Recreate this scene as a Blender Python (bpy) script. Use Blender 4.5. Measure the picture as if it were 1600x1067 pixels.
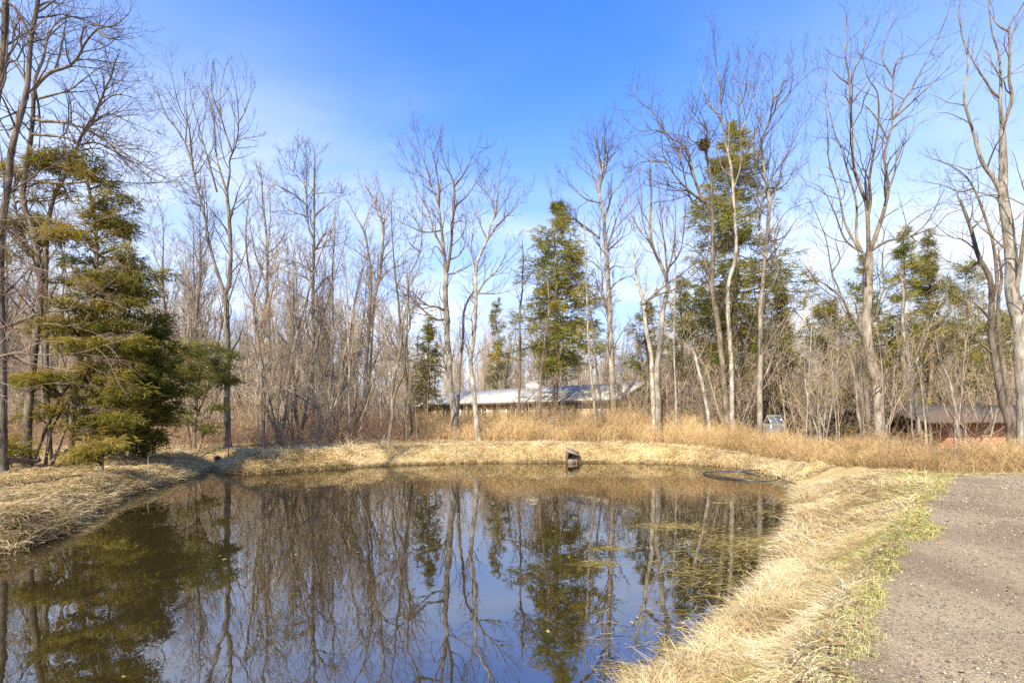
import bpy, math, random
import numpy as np
from math import radians, pi

SC = bpy.context.scene
for o in list(bpy.data.objects):
    bpy.data.objects.remove(o)

# ------------------------------------------------------------------ camera
CAMH = 2.6            # eye height above the water of the pond
HOR, FPX = 650.0, 800.0
cam_d = bpy.data.cameras.new("camera"); cam = bpy.data.objects.new("camera", cam_d)
SC.collection.objects.link(cam)
cam.location = (0, 0, CAMH); cam.rotation_euler = (radians(90), 0, 0)
cam_d.sensor_width = 36; cam_d.lens = 18.0
cam_d.shift_y = (HOR - 533.5) / 1600.0
cam_d.clip_start = 0.1; cam_d.clip_end = 3000
SC.camera = cam
SC.cycles.use_denoising = False

# ------------------------------------------------------------------ sun, sky, exposure
SUN_EL, SUN_AZ = 39.0, 207.0        # azimuth clockwise from +Y: behind the camera, to its left
SC.view_settings.view_transform = 'Standard'; SC.view_settings.look = 'None'
SC.view_settings.gamma = 1.0; SC.view_settings.exposure = 1.08
sd = bpy.data.lights.new("sun", 'SUN'); sd.energy = 5.0; sd.angle = radians(0.55); sd.color = (1.0, 0.905, 0.69)
sun = bpy.data.objects.new("sun", sd); SC.collection.objects.link(sun)
el, az = radians(SUN_EL), radians(SUN_AZ)
from mathutils import Vector
sv = Vector((math.sin(az) * math.cos(el), math.cos(az) * math.cos(el), math.sin(el)))
sun.rotation_euler = sv.to_track_quat('Z', 'Y').to_euler()
sun.location = sv * 60

W = bpy.data.worlds.new("World"); SC.world = W; W.use_nodes = True
nt = W.node_tree; nt.nodes.clear()
def N(t, **kw):
    n = nt.nodes.new(t)
    for k, v in kw.items():
        setattr(n, k, v)
    return n
def lk(a, b): nt.links.new(a, b)
def math_(op, a, b=None, clamp=False):
    n = N('ShaderNodeMath', operation=op); n.use_clamp = clamp
    for i, v in enumerate((a, b)):
        if v is None: continue
        if isinstance(v, (int, float)): n.inputs[i].default_value = v
        else: lk(v, n.inputs[i])
    return n.outputs[0]
sky = N('ShaderNodeTexSky', sky_type='NISHITA'); sky.sun_disc = False
sky.sun_elevation = el; sky.sun_rotation = az
sky.air_density = 1.0; sky.dust_density = 0.6; sky.ozone_density = 2.0
tint = N('ShaderNodeMix', data_type='RGBA', blend_type='MULTIPLY'); tint.inputs[0].default_value = 1.0
lk(sky.outputs[0], tint.inputs[6]); tint.inputs[7].default_value = (0.50, 0.98, 1.76, 1)
geo = N('ShaderNodeTexCoord'); sep = N('ShaderNodeSeparateXYZ'); lk(geo.outputs['Generated'], sep.inputs[0])
zc = math_('MAXIMUM', sep.outputs[2], 0.0)
comb = N('ShaderNodeCombineXYZ')
den = math_('ADD', zc, 0.22)
lk(math_('DIVIDE', sep.outputs[0], den), comb.inputs[0]); lk(math_('DIVIDE', sep.outputs[1], den), comb.inputs[1])
mp = N('ShaderNodeMapping'); mp.inputs['Scale'].default_value = (0.75, 1.7, 1); mp.inputs['Rotation'].default_value = (0, 0, 0.35)
mp.inputs['Location'].default_value = (2.3, 0.6, 0)
lk(comb.outputs[0], mp.inputs[0])
cn = N('ShaderNodeTexNoise'); cn.inputs['Scale'].default_value = 1.35; cn.inputs['Detail'].default_value = 9; cn.inputs['Roughness'].default_value = 0.58
cn.inputs['Distortion'].default_value = 0.35
lk(mp.outputs[0], cn.inputs['Vector'])
mr = N('ShaderNodeMapRange', interpolation_type='SMOOTHSTEP'); lk(cn.outputs['Fac'], mr.inputs[0])
mr.inputs[1].default_value = 0.36; mr.inputs[2].default_value = 0.74
lowm = N('ShaderNodeMapRange', interpolation_type='SMOOTHSTEP'); lk(zc, lowm.inputs[0])
lowm.inputs[1].default_value = 0.66; lowm.inputs[2].default_value = 0.10; 
hz = N('ShaderNodeMapRange', interpolation_type='SMOOTHSTEP'); lk(zc, hz.inputs[0])
hz.inputs[1].default_value = 0.60; hz.inputs[2].default_value = 0.04; hz.inputs[4].default_value = 0.86
side = N('ShaderNodeMapRange', interpolation_type='SMOOTHSTEP'); lk(math_('ABSOLUTE', sep.outputs[0]), side.inputs[0])
side.inputs[1].default_value = 0.12; side.inputs[2].default_value = 0.75; side.inputs[4].default_value = 0.27
cf = math_('MULTIPLY', mr.outputs[0], math_('MULTIPLY', lowm.outputs[0], 1.0))
cf = math_('MAXIMUM', cf, 0.0)
tot = math_('ADD', hz.outputs[0], side.outputs[0], clamp=True)
cm = N('ShaderNodeMix', data_type='RGBA'); lk(tot, cm.inputs[0]); lk(tint.outputs[2], cm.inputs[6]); cm.inputs[7].default_value = (3.7, 4.45, 5.7, 1)
cm2 = N('ShaderNodeMix', data_type='RGBA'); lk(cf, cm2.inputs[0]); lk(cm.outputs[2], cm2.inputs[6]); cm2.inputs[7].default_value = (5.2, 5.5, 5.9, 1)
bg = N('ShaderNodeBackground'); bg.inputs[1].default_value = 0.108; lk(cm2.outputs[2], bg.inputs[0])
wo = N('ShaderNodeOutputWorld'); lk(bg.outputs[0], wo.inputs[0])

# ------------------------------------------------------------------ small helpers
def tag(o, label=None, cat=None, group=None, kind=None):
    if label: o['label'] = label
    if cat: o['category'] = cat
    if group: o['group'] = group
    if kind: o['kind'] = kind
    return o
def link(o, parent=None):
    SC.collection.objects.link(o)
    if parent: o.parent = parent
    return o
def empty(name, loc, label, cat, group=None):
    o = bpy.data.objects.new(name, None); o.location = loc; o.empty_display_size = 0.3
    link(o); return tag(o, label, cat, group)
def pt(px, py, d):
    return np.array(((px - 800.0) / FPX * d, d, CAMH - (py - HOR) / FPX * d))

def mesh_from(name, V, F, mat, tintv=None, smooth=False, col=None):
    """V (n,3) verts, F list of (m,k) face index arrays."""
    if not isinstance(F, (list, tuple)): F = [F]
    F = [np.asarray(f, dtype=np.int32) for f in F if len(f)]
    me = bpy.data.meshes.new(name)
    V = np.asarray(V, dtype=np.float32)
    me.vertices.add(len(V)); me.vertices.foreach_set('co', V.ravel())
    tot = sum(f.size for f in F); npoly = sum(len(f) for f in F)
    me.loops.add(tot); me.loops.foreach_set('vertex_index', np.concatenate([f.ravel() for f in F]))
    me.polygons.add(npoly)
    sizes = np.concatenate([np.full(len(f), f.shape[1], dtype=np.int32) for f in F])
    me.polygons.foreach_set('loop_start', (np.cumsum(sizes) - sizes).astype(np.int32))
    if smooth: me.polygons.foreach_set('use_smooth', np.ones(npoly, dtype=bool))
    if tintv is not None:
        a = me.attributes.new('tint', 'FLOAT', 'POINT'); a.data.foreach_set('value', np.asarray(tintv, dtype=np.float32))
    if col is not None:
        a = me.attributes.new('cover', 'FLOAT_COLOR', 'POINT')
        c = np.ones((len(V), 4), dtype=np.float32); c[:, :3] = col
        a.data.foreach_set('color', c.ravel())
    me.update(calc_edges=True); me.validate()
    if mat: me.materials.append(mat)
    return me
def obj(name, me, parent=None):
    return link(bpy.data.objects.new(name, me), parent)

def unit(v):
    return v / np.maximum(np.linalg.norm(v, axis=-1, keepdims=True), 1e-9)
def frames(P):
    T = np.empty_like(P); T[:, 1:-1] = P[:, 2:] - P[:, :-2]; T[:, 0] = P[:, 1] - P[:, 0]; T[:, -1] = P[:, -1] - P[:, -2]
    T = unit(T)
    mean = unit(P[:, -1] - P[:, 0])
    ref = np.where(np.abs(mean[:, 2:3]) > 0.8, np.array([[1.0, 0.2, 0]]), np.array([[0, 0.15, 1.0]]))
    U = unit(np.cross(T, ref[:, None, :])); Vv = np.cross(T, U)
    return T, U, Vv
def tubes(P, R, sides):
    """P (N,K,3) R (N,K) -> verts, quads"""
    Nn, K = R.shape
    if Nn == 0: return np.zeros((0, 3)), np.zeros((0, 4), int)
    T, U, Vv = frames(P)
    a = np.arange(sides) * 2 * pi / sides
    ring = P[:, :, None, :] + R[:, :, None, None] * (np.cos(a)[None, None, :, None] * U[:, :, None, :] + np.sin(a)[None, None, :, None] * Vv[:, :, None, :])
    V = ring.reshape(-1, 3)
    n = np.arange(Nn)[:, None, None] * K * sides; k = np.arange(K - 1)[None, :, None] * sides; s = np.arange(sides)[None, None, :]
    s2 = (s + 1) % sides
    F = np.stack(np.broadcast_arrays(n + k + s, n + k + s2, n + k + sides + s2, n + k + sides + s), -1).reshape(-1, 4)
    return V, F
def ribbons(P, Wd, S):
    """flat blades: P (N,K,3), Wd (N,K) half widths, S (N,3) side direction"""
    Nn, K = Wd.shape
    V = np.stack((P - Wd[:, :, None] * S[:, None, :], P + Wd[:, :, None] * S[:, None, :]), 2).reshape(-1, 3)
    n = np.arange(Nn)[:, None] * K * 2; k = np.arange(K - 1)[None, :] * 2
    F = np.stack((n + k, n + k + 1, n + k + 3, n + k + 2), -1).reshape(-1, 4)
    return V, F
class Bag:
    def __init__(s): s.V = []; s.F = []; s.T = []; s.n = 0
    def add(s, VF, t=None):
        V, F = VF
        if len(V) == 0: return
        s.V.append(V); s.F.append(np.asarray(F) + s.n); s.n += len(V)
        s.T.append(np.zeros(len(V)) if t is None else t)
    def mesh(s, name, mat, off=None, smooth=False):
        V = np.concatenate(s.V)
        if off is not None: V = V - np.asarray(off)[None]
        ks = {}
        for f in s.F: ks.setdefault(f.shape[1], []).append(f)
        return mesh_from(name, V, [np.concatenate(v) for v in ks.values()], mat, np.concatenate(s.T), smooth)
def box(c, size, rz=0.0, taper=1.0):
    sx, sy, sz = [q / 2 for q in size]
    v = np.array([(-sx, -sy, -sz), (sx, -sy, -sz), (sx, sy, -sz), (-sx, sy, -sz), (-sx * taper, -sy * taper, sz), (sx * taper, -sy * taper, sz), (sx * taper, sy * taper, sz), (-sx * taper, sy * taper, sz)])
    cr, sr = math.cos(rz), math.sin(rz)
    v = np.stack((v[:, 0] * cr - v[:, 1] * sr, v[:, 0] * sr + v[:, 1] * cr, v[:, 2]), 1) + np.asarray(c)
    f = np.array([(0, 3, 2, 1), (4, 5, 6, 7), (0, 1, 5, 4), (1, 2, 6, 5), (2, 3, 7, 6), (3, 0, 4, 7)])
    return v, f
def hash2(ix, iy, seed):
    h = (ix.astype(np.int64) * 374761393 + iy.astype(np.int64) * 668265263 + seed * 974711) & 0x7fffffff
    h = ((h ^ (h >> 13)) * 1274126177) & 0x7fffffff
    return ((h ^ (h >> 16)) & 0xffff) / 65535.0
def vnoise(x, y, sc, seed=0):
    x = np.asarray(x) / sc; y = np.asarray(y) / sc
    ix, iy = np.floor(x), np.floor(y); fx, fy = x - ix, y - iy
    fx = fx * fx * (3 - 2 * fx); fy = fy * fy * (3 - 2 * fy)
    a = hash2(ix, iy, seed); b = hash2(ix + 1, iy, seed); c = hash2(ix, iy + 1, seed); d = hash2(ix + 1, iy + 1, seed)
    return (a * (1 - fx) + b * fx) * (1 - fy) + (c * (1 - fx) + d * fx) * fy * 1.0
def fbm(x, y, sc, seed=0, oct=3):
    r = 0; a = 1.0; t = 0
    for i in range(oct):
        r = r + a * vnoise(x, y, sc / 2 ** i, seed + i * 17); t += a; a *= 0.5
    return r / t - 0.5
def sstep(a, b, x):
    t = np.clip((x - a) / (b - a), 0, 1); return t * t * (3 - 2 * t)

# ------------------------------------------------------------------ materials
def new_mat(name):
    m = bpy.data.materials.new(name); m.use_nodes = True
    t = m.node_tree; b = t.nodes.get('Principled BSDF'); return m, t, b
def ramp(t, fac, stops, interp='LINEAR'):
    r = t.nodes.new('ShaderNodeValToRGB'); r.color_ramp.interpolation = interp
    while len(r.color_ramp.elements) < len(stops): r.color_ramp.elements.new(0.5)
    for e, (p, c) in zip(r.color_ramp.elements, stops):
        e.position = p; e.color = (*c, 1)
    t.links.new(fac, r.inputs[0]); return r.outputs[0]
def noise(t, scale, detail=4, rough=0.6, coord='Object', stretch=None, dist=0.0):
    tc = t.nodes.new('ShaderNodeTexCoord'); n = t.nodes.new('ShaderNodeTexNoise')
    n.inputs['Scale'].default_value = scale; n.inputs['Detail'].default_value = detail; n.inputs['Roughness'].default_value = rough
    n.inputs['Distortion'].default_value = dist
    src = tc.outputs[coord]
    if stretch:
        mp = t.nodes.new('ShaderNodeMapping'); mp.inputs['Scale'].default_value = stretch; t.links.new(src, mp.inputs[0]); src = mp.outputs[0]
    t.links.new(src, n.inputs['Vector']); return n.outputs['Fac']
def bump(t, b, h, strength, dist=0.02):
    n = t.nodes.new('ShaderNodeBump'); n.inputs['Strength'].default_value = strength; n.inputs['Distance'].default_value = dist
    t.links.new(h, n.inputs['Height']); t.links.new(n.outputs[0], b.inputs['Normal'])
def mixc(t, fac, a, c, mode='MIX'):
    n = t.nodes.new('ShaderNodeMix'); n.data_type = 'RGBA'; n.blend_type = mode
    for i, v in ((0, fac), (6, a), (7, c)):
        if isinstance(v, (int, float)): n.inputs[i].default_value = v
        elif isinstance(v, tuple): n.inputs[i].default_value = (*v, 1)
        else: t.links.new(v, n.inputs[i])
    return n.outputs[2]
def bark_mat(name, dark, mid, light, patch=2.2):
    m, t, b = new_mat(name)
    fur = noise(t, 8, 8, 0.72, stretch=(2.6, 2.6, 0.42), dist=0.7)
    c = ramp(t, fur, [(0.36, dark), (0.5, mid), (0.66, light)])
    pa = noise(t, patch, 3, 0.6, stretch=(1, 1, 0.5))
    pf = ramp(t, pa, [(0.45, (0, 0, 0)), (0.68, (1, 1, 1))])
    c = mixc(t, pf, c, tuple(min(1, q * 1.25) for q in light), 'MIX')
    oi = t.nodes.new('ShaderNodeObjectInfo')
    v = ramp(t, oi.outputs['Random'], [(0, (0.78, 0.78, 0.8)), (1, (1.15, 1.1, 1.05))])
    c = mixc(t, 1.0, c, v, 'MULTIPLY')
    t.links.new(c, b.inputs['Base Color']); b.inputs['Roughness'].default_value = 0.92
    b.inputs['Specular IOR Level'].default_value = 0.15
    bump(t, b, fur, 1.0, 0.07); return m
def tint_mat(name, stops, rough=0.85, spec=0.2, trans=0.0, patch=None):
    m, t, b = new_mat(name)
    a = t.nodes.new('ShaderNodeAttribute'); a.attribute_name = 'tint'
    c = ramp(t, a.outputs['Fac'], stops)
    if patch:
        n = noise(t, patch, 3, 0.6)
        c = mixc(t, 1.0, c, ramp(t, n, [(0.3, (0.72, 0.70, 0.68)), (0.7, (1.15, 1.12, 1.05))]), 'MULTIPLY')
    t.links.new(c, b.inputs['Base Color']); b.inputs['Roughness'].default_value = rough
    b.inputs['Specular IOR Level'].default_value = spec
    if trans > 0:
        out = t.nodes.get('Material Output'); tr = t.nodes.new('ShaderNodeBsdfTranslucent'); mx = t.nodes.new('ShaderNodeMixShader')
        t.links.new(c, tr.inputs[0]); mx.inputs[0].default_value = trans
        t.links.new(b.outputs[0], mx.inputs[1]); t.links.new(tr.outputs[0], mx.inputs[2]); t.links.new(mx.outputs[0], out.inputs[0])
    return m
def plain(name, c, rough=0.6, var=0.2, scale=6, bmp=0.0, metallic=0.0, stretch=None):
    m, t, b = new_mat(name)
    n = noise(t, scale, 5, 0.6, stretch=stretch)
    cc = ramp(t, n, [(0.25, tuple(q * (1 - var) for q in c)), (0.75, tuple(min(1, q * (1 + var)) for q in c))])
    t.links.new(cc, b.inputs['Base Color']); b.inputs['Roughness'].default_value = rough; b.inputs['Metallic'].default_value = metallic
    if bmp: bump(t, b, n, bmp)
    return m
M = {}
M['bark_grey'] = bark_mat('bark_grey', (0.055, 0.044, 0.035), (0.165, 0.137, 0.108), (0.32, 0.285, 0.235))
M['bark_dark'] = bark_mat('bark_dark', (0.035, 0.027, 0.022), (0.105, 0.082, 0.062), (0.21, 0.178, 0.14))
M['bark_pale'] = bark_mat('bark_pale', (0.08, 0.066, 0.052), (0.235, 0.205, 0.165), (0.41, 0.37, 0.31), 3.0)
M['bark_limb'] = bark_mat('bark_limb', (0.05, 0.038, 0.03), (0.12, 0.092, 0.068), (0.24, 0.20, 0.15))  # dark look of limbs against the sky put into their bark colour
M['bark_pale2'] = bark_mat('bark_pale_limb', (0.08, 0.063, 0.048), (0.19, 0.16, 0.125), (0.33, 0.295, 0.24), 3.0)  # limbs of pale trees, likewise darkened in the colour against the sky
M['bark_pine'] = bark_mat('bark_pine', (0.07, 0.05, 0.035), (0.17, 0.12, 0.085), (0.30, 0.23, 0.17))
TW = [(0.0, (0.10, 0.073, 0.053)), (0.5, (0.20, 0.148, 0.103)), (1.0, (0.35, 0.27, 0.19))]
M['twig'] = tint_mat('twig', TW, 0.85, 0.15)
M['twig_dark'] = tint_mat('twig_dark', [(0, (0.045, 0.033, 0.028)), (0.5, (0.10, 0.075, 0.055)), (1, (0.2, 0.15, 0.11))], 0.85, 0.15)
M['twig_red'] = tint_mat('twig_red', [(0, (0.14, 0.07, 0.06)), (0.5, (0.26, 0.17, 0.13)), (1, (0.44, 0.35, 0.27))], 0.8, 0.2)
M['twig_pale'] = tint_mat('twig_pale', [(0, (0.20, 0.145, 0.10)), (0.5, (0.36, 0.275, 0.19)), (1, (0.54, 0.44, 0.31))], 0.85, 0.15)
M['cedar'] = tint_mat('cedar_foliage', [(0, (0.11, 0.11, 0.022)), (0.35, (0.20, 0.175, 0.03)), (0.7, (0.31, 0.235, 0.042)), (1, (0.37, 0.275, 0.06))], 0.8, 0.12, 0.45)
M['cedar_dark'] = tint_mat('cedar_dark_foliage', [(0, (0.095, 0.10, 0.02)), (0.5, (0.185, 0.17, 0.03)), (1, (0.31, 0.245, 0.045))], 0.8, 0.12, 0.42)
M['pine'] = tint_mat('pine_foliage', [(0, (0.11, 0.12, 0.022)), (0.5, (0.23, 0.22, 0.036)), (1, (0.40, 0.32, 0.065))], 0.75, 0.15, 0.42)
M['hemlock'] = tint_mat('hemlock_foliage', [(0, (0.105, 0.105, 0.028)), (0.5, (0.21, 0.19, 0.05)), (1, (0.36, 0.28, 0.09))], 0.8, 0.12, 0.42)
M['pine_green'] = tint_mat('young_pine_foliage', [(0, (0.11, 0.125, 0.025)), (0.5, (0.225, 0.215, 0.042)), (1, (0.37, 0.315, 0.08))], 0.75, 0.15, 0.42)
M['straw'] = tint_mat('dead_grass', [(0, (0.22, 0.148, 0.068)), (0.25, (0.48, 0.36, 0.175)), (0.6, (0.70, 0.56, 0.32)), (1, (0.88, 0.79, 0.57))], 0.75, 0.25, 0.2, 0.9)
M['green'] = tint_mat('green_grass', [(0, (0.25, 0.25, 0.06)), (0.5, (0.42, 0.395, 0.11)), (1, (0.66, 0.57, 0.28))], 0.75, 0.25, 0.25)
M['moss'] = tint_mat('moss', [(0, (0.24, 0.22, 0.06)), (0.6, (0.42, 0.36, 0.13)), (1, (0.60, 0.50, 0.26))], 0.85, 0.15, 0.3)
M['brush'] = tint_mat('tan_brush', [(0, (0.19, 0.115, 0.055)), (0.5, (0.43, 0.29, 0.14)), (1, (0.70, 0.50, 0.26))], 0.85, 0.15, 0.0)
M['bramble'] = tint_mat('bramble', [(0, (0.15, 0.075, 0.045)), (0.5, (0.30, 0.185, 0.11)), (1, (0.46, 0.31, 0.18))], 0.85, 0.15, 0.0)
M['leaf'] = tint_mat('fallen_leaf', [(0, (0.14, 0.075, 0.035)), (0.5, (0.28, 0.165, 0.085)), (1, (0.46, 0.33, 0.2))], 0.8, 0.2, 0.1)
M['algae'] = tint_mat('algae', [(0, (0.15, 0.105, 0.02)), (0.6, (0.29, 0.21, 0.05)), (1, (0.48, 0.39, 0.18))], 0.8, 0.2, 0.1)
M['stone'] = tint_mat('pebble', [(0, (0.12, 0.095, 0.075)), (0.6, (0.27, 0.22, 0.165)), (0.9, (0.38, 0.32, 0.245)), (1, (0.50, 0.43, 0.34))], 0.85, 0.2)
M['deadwood'] = plain('dead_wood', (0.16, 0.11, 0.08), 0.9, 0.5, 8, 0.6, stretch=(0.4, 3, 3))
# ------------------------------------------------------------------ the lie of the land
def shore_pt(px, py):
    d = CAMH * FPX / (py - HOR); return ((px - 800) / FPX * d, d)
SH_PX = [(1000, 1095), (1052, 1060), (1098, 1028), (1132, 986), (1176, 948), (1212, 905), (1232, 864), (1248, 830), (1252, 800), (1250, 775),
         (1241, 758), (1226, 748), (1184, 737.5), (1145, 730), (1090, 726.5), (1038, 724), (960, 722.7), (900, 722.5), (760, 723), (660, 725.5), (560, 729.5), (470, 735), (400, 740.5), (352, 739),
         (334, 729), (302, 744), (250, 757), (200, 771), (172, 786), (140, 803), (98, 830), (50, 849), (0, 866)]
SHORE = [shore_pt(*p) for p in SH_PX] + [(-11.5, 8.0), (-13.5, 6.0), (-14, 4.0), (-11, 2.7), (-7, 2.3), (-4, 2.35), (-2.0, 2.5), (-0.3, 2.9), (0.7, 3.7)]
SHORE = np.array(SHORE)
def catmull(P, n, closed=False):
    P = np.asarray(P, float)
    if closed: Q = np.vstack((P[-1:], P, P[:2]))
    else: Q = np.vstack((2 * P[:1] - P[1:2], P, 2 * P[-1:] - P[-2:-1]))
    out = []
    for i in range(1, len(Q) - 2):
        t = np.linspace(0, 1, n, endpoint=False)[:, None]
        a, b, c, d = Q[i - 1], Q[i], Q[i + 1], Q[i + 2]
        out.append(0.5 * (2 * b + (c - a) * t + (2 * a - 5 * b + 4 * c - d) * t ** 2 + (3 * b - a - 3 * c + d) * t ** 3))
    if not closed: out.append(P[-1:])
    return np.concatenate(out)
def poly_sdf(x, y, poly):
    """positive outside"""
    x = np.asarray(x, float).ravel(); y = np.asarray(y, float).ravel()
    A = poly; B = np.roll(poly, -1, 0); res = np.empty(len(x))
    for i0 in range(0, len(x), 60000):
        xx = x[i0:i0 + 60000]; yy = y[i0:i0 + 60000]
        best = np.full(len(xx), 1e9); ins = np.zeros(len(xx), bool)
        for a, b in zip(A, B):
            dx, dy = b - a; t = np.clip(((xx - a[0]) * dx + (yy - a[1]) * dy) / (dx * dx + dy * dy + 1e-12), 0, 1)
            best = np.minimum(best, (xx - a[0] - t * dx) ** 2 + (yy - a[1] - t * dy) ** 2)
            c = ((a[1] > yy) != (b[1] > yy))
            if c.any():
                xi = a[0] + (yy - a[1]) / (dy if abs(dy) > 1e-12 else 1e-12) * dx
                ins ^= c & (xx < xi)
        res[i0:i0 + 60000] = np.where(ins, -1, 1) * np.sqrt(best)
    return res
SHORE_S = catmull(SHORE, 3, True)
def sdf(x, y): return poly_sdf(x, y, SHORE_S).reshape(np.shape(x))
def gpt(px, py, z=1.0):
    d = (CAMH - z) * FPX / (py - HOR); return ((px - 800) / FPX * d, d)
EDGE = [(1.2, -8), (1.3, -2), (1.55, 1.2), gpt(1268, 1067), gpt(1300, 980), gpt(1338, 915), gpt(1390, 850), gpt(1430, 790), gpt(1455, 758), gpt(1464, 748), gpt(1482, 742.5)]
EDGE_S = catmull(EDGE, 6)
_r = np.random.default_rng(5)
EDGE_S = EDGE_S + np.stack((fbm(EDGE_S[:, 0], EDGE_S[:, 1], 0.9, 3) * 0.35 * np.minimum(1, EDGE_S[:, 1].clip(0) / 4 + .3), np.zeros(len(EDGE_S))), 1)
far_edge = [(x, 13.95 + 0.35 * float(fbm(np.array(x), np.array(0.), 1.3, 8))) for x in np.linspace(12.2, 44, 60)]
ROAD = np.vstack((EDGE_S, np.array(far_edge), [(44, -8)]))
def road_sdf(x, y): return poly_sdf(x, y, ROAD).reshape(np.shape(x))

def height(x, y, s=None, rs=None):
    x = np.asarray(x, float); y = np.asarray(y, float)
    if s is None: s = sdf(x, y)
    if rs is None: rs = road_sdf(x, y)
    leftness = sstep(-5.0, -9.5, x) * sstep(25, 22, y)
    farness = sstep(20, 25, y)
    top = 1.0 * (1 - leftness) + 0.62 * leftness
    top = top * (1 - farness) + farness * (0.92 - 0.15 * sstep(-8, -16, x))
    top = top + leftness * 0.022 * np.clip(s, 0, 12)
    far_rise = np.clip(y - 32, 0, 60) * 0.012 + np.clip(y - 95, 0, 400) * 0.02
    right_dip = -0.6 * sstep(27, 34, y) * sstep(9, 16, x) * sstep(75, 45, y)
    top = top + far_rise + right_dip - 0.40 * np.exp(-((x - 13) / 4.5) ** 2 - ((y - 24) / 7) ** 2)
    w = 2.3 * (1 - leftness) + 0.75 * leftness
    w = np.where(y > 21, 1.5, w)
    rough = 0.16 * fbm(x, y, 1.3, 11) + 0.10 * fbm(x, y, 0.42, 4)
    near_road = sstep(0.0, 0.9, rs)
    zo = top * sstep(-0.15, 1, s / w) ** np.where((x > 0) & (y < 21), 1.15, 0.8) + rough * near_road * sstep(0, 0.5, s) * (1 + leftness)
    zo = zo + 0.5 * fbm(x, y, 9, 31) * sstep(34, 45, y) * near_road
    shallow = sstep(1.0, 3.5, x) * sstep(24, 18, y)
    k = 0.55 * (1 - shallow) + 0.12 * shallow
    zi = -np.minimum(1.05, 0.05 + k * np.abs(s)) + 0.06 * fbm(x, y, 0.6, 77) * np.minimum(1, np.abs(s))
    zi = np.where(x < -5, np.minimum(zi, -0.25 * np.minimum(1, np.abs(s) * 4)), zi)
    z = np.where(s > 0, np.maximum(zo, 0.0), zi)
    z = np.where(s > 0, z * 1.0, z)
    flat = sstep(0.5, -0.1, rs)
    return z * (1 - flat) + 1.0 * flat

def axis(lo, hi, step, out_lo, out_hi, g=1.16):
    mid = list(np.arange(lo, hi + 1e-6, step)); st = step; a = lo; left = []
    while a > out_lo: st *= g; a -= st; left.append(a)
    st = step; b = mid[-1]; right = []
    while b < out_hi: st *= g; b += st; right.append(b)
    return np.array(left[::-1] + mid + right)
gx = axis(-17, 17, 0.15, -420, 420); gy = axis(2.0, 32, 0.15, -60, 620)
GX, GY = np.meshgrid(gx, gy); S0 = sdf(GX, GY); RS0 = road_sdf(GX, GY); GZ = height(GX, GY, S0, RS0)
GZ = np.where(RS0 < -0.25, 0.99, GZ)
def cover_col(x, y, s, rs):
    straw = np.array((0.55, 0.41, 0.20)); litter = np.array((0.33, 0.225, 0.13)); green = np.array((0.27, 0.26, 0.07))
    mud = np.array((0.09, 0.062, 0.028)); floor = np.array((0.27, 0.19, 0.115)); bed = np.array((0.28, 0.195, 0.06)); shal = np.array((0.56, 0.40, 0.08)); soil = np.array((0.20, 0.165, 0.13))
    L = lambda a, b, t: a * (1 - t[..., None]) + b * t[..., None]
    n1 = fbm(x, y, 1.1, 41) + 0.5; n2 = fbm(x, y, 0.35, 52) + 0.5
    c = np.broadcast_to(straw, x.shape + (3,)) * 1.0
    lf = sstep(-6.5, -9, x) * sstep(26, 23, y)
    c = L(c, litter, np.clip(lf * sstep(0.35, 0.65, n1) * 0.75 + 0.3 * sstep(0.6, 0.75, n2), 0, 1))
    g = sstep(1.35, 0.15, rs + 0.9 * (n1 - 0.5)) * 0.9
    g = g * sstep(40, 16, y); c = L(c, green, np.clip(g, 0, 1) * (0.45 + 0.55 * n2))
    gl = sstep(3.0, 1.5, s) * sstep(0.55, 0.75, n1) * lf; c = L(c, np.array((0.34, 0.29, 0.11)), 0.6 * gl)
    c = L(c, floor, sstep(30.5, 34, y)); c = L(c, soil, sstep(0.15, -0.1, rs))
    c = L(c, mud, sstep(0.18, 0.0, s))
    shallow = sstep(1.0, 3.5, x) * sstep(25, 18, y)
    inner = bed * (1 - shallow[..., None]) + shal * shallow[..., None]
    inner = inner * (0.45 + 1.1 * n2[..., None]) * (0.6 + 0.8 * (fbm(x, y * 3.0, 0.9, 91) + 0.5))[..., None]
    return L(c, inner, sstep(0.0, -0.4, s))
COL = cover_col(GX, GY, S0, RS0)
ny, nx = GX.shape
idx = np.arange(nx * ny).reshape(ny, nx)
GF = np.stack((idx[:-1, :-1], idx[:-1, 1:], idx[1:, 1:], idx[1:, :-1]), -1).reshape(-1, 4)
m, t, b = new_mat('ground')
a = t.nodes.new('ShaderNodeAttribute'); a.attribute_name = 'cover'
n1 = noise(t, 14, 8, 0.7, dist=0.6, stretch=(1, 2.2, 1)); n2 = noise(t, 1.1, 4, 0.6)
c = mixc(t, 1.0, a.outputs['Color'], ramp(t, n1, [(0.28, (0.42, 0.38, 0.34)), (0.5, (0.95, 0.95, 0.95)), (0.75, (1.35, 1.33, 1.3))]), 'MULTIPLY')
c = mixc(t, 1.0, c, ramp(t, n2, [(0.3, (0.8, 0.78, 0.75)), (0.7, (1.12, 1.1, 1.08))]), 'MULTIPLY')
t.links.new(c, b.inputs['Base Color']); b.inputs['Roughness'].default_value = 0.95; b.inputs['Specular IOR Level'].default_value = 0.1
bump(t, b, n1, 0.8, 0.05); M['ground'] = m
ground = obj('ground', mesh_from('ground', np.stack((GX, GY, GZ), -1).reshape(-1, 3), GF, m, smooth=True, col=COL.reshape(-1, 3)))
tag(ground, 'rolling ground of matted straw and leaf litter around the pond', 'ground', kind='structure')

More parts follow.
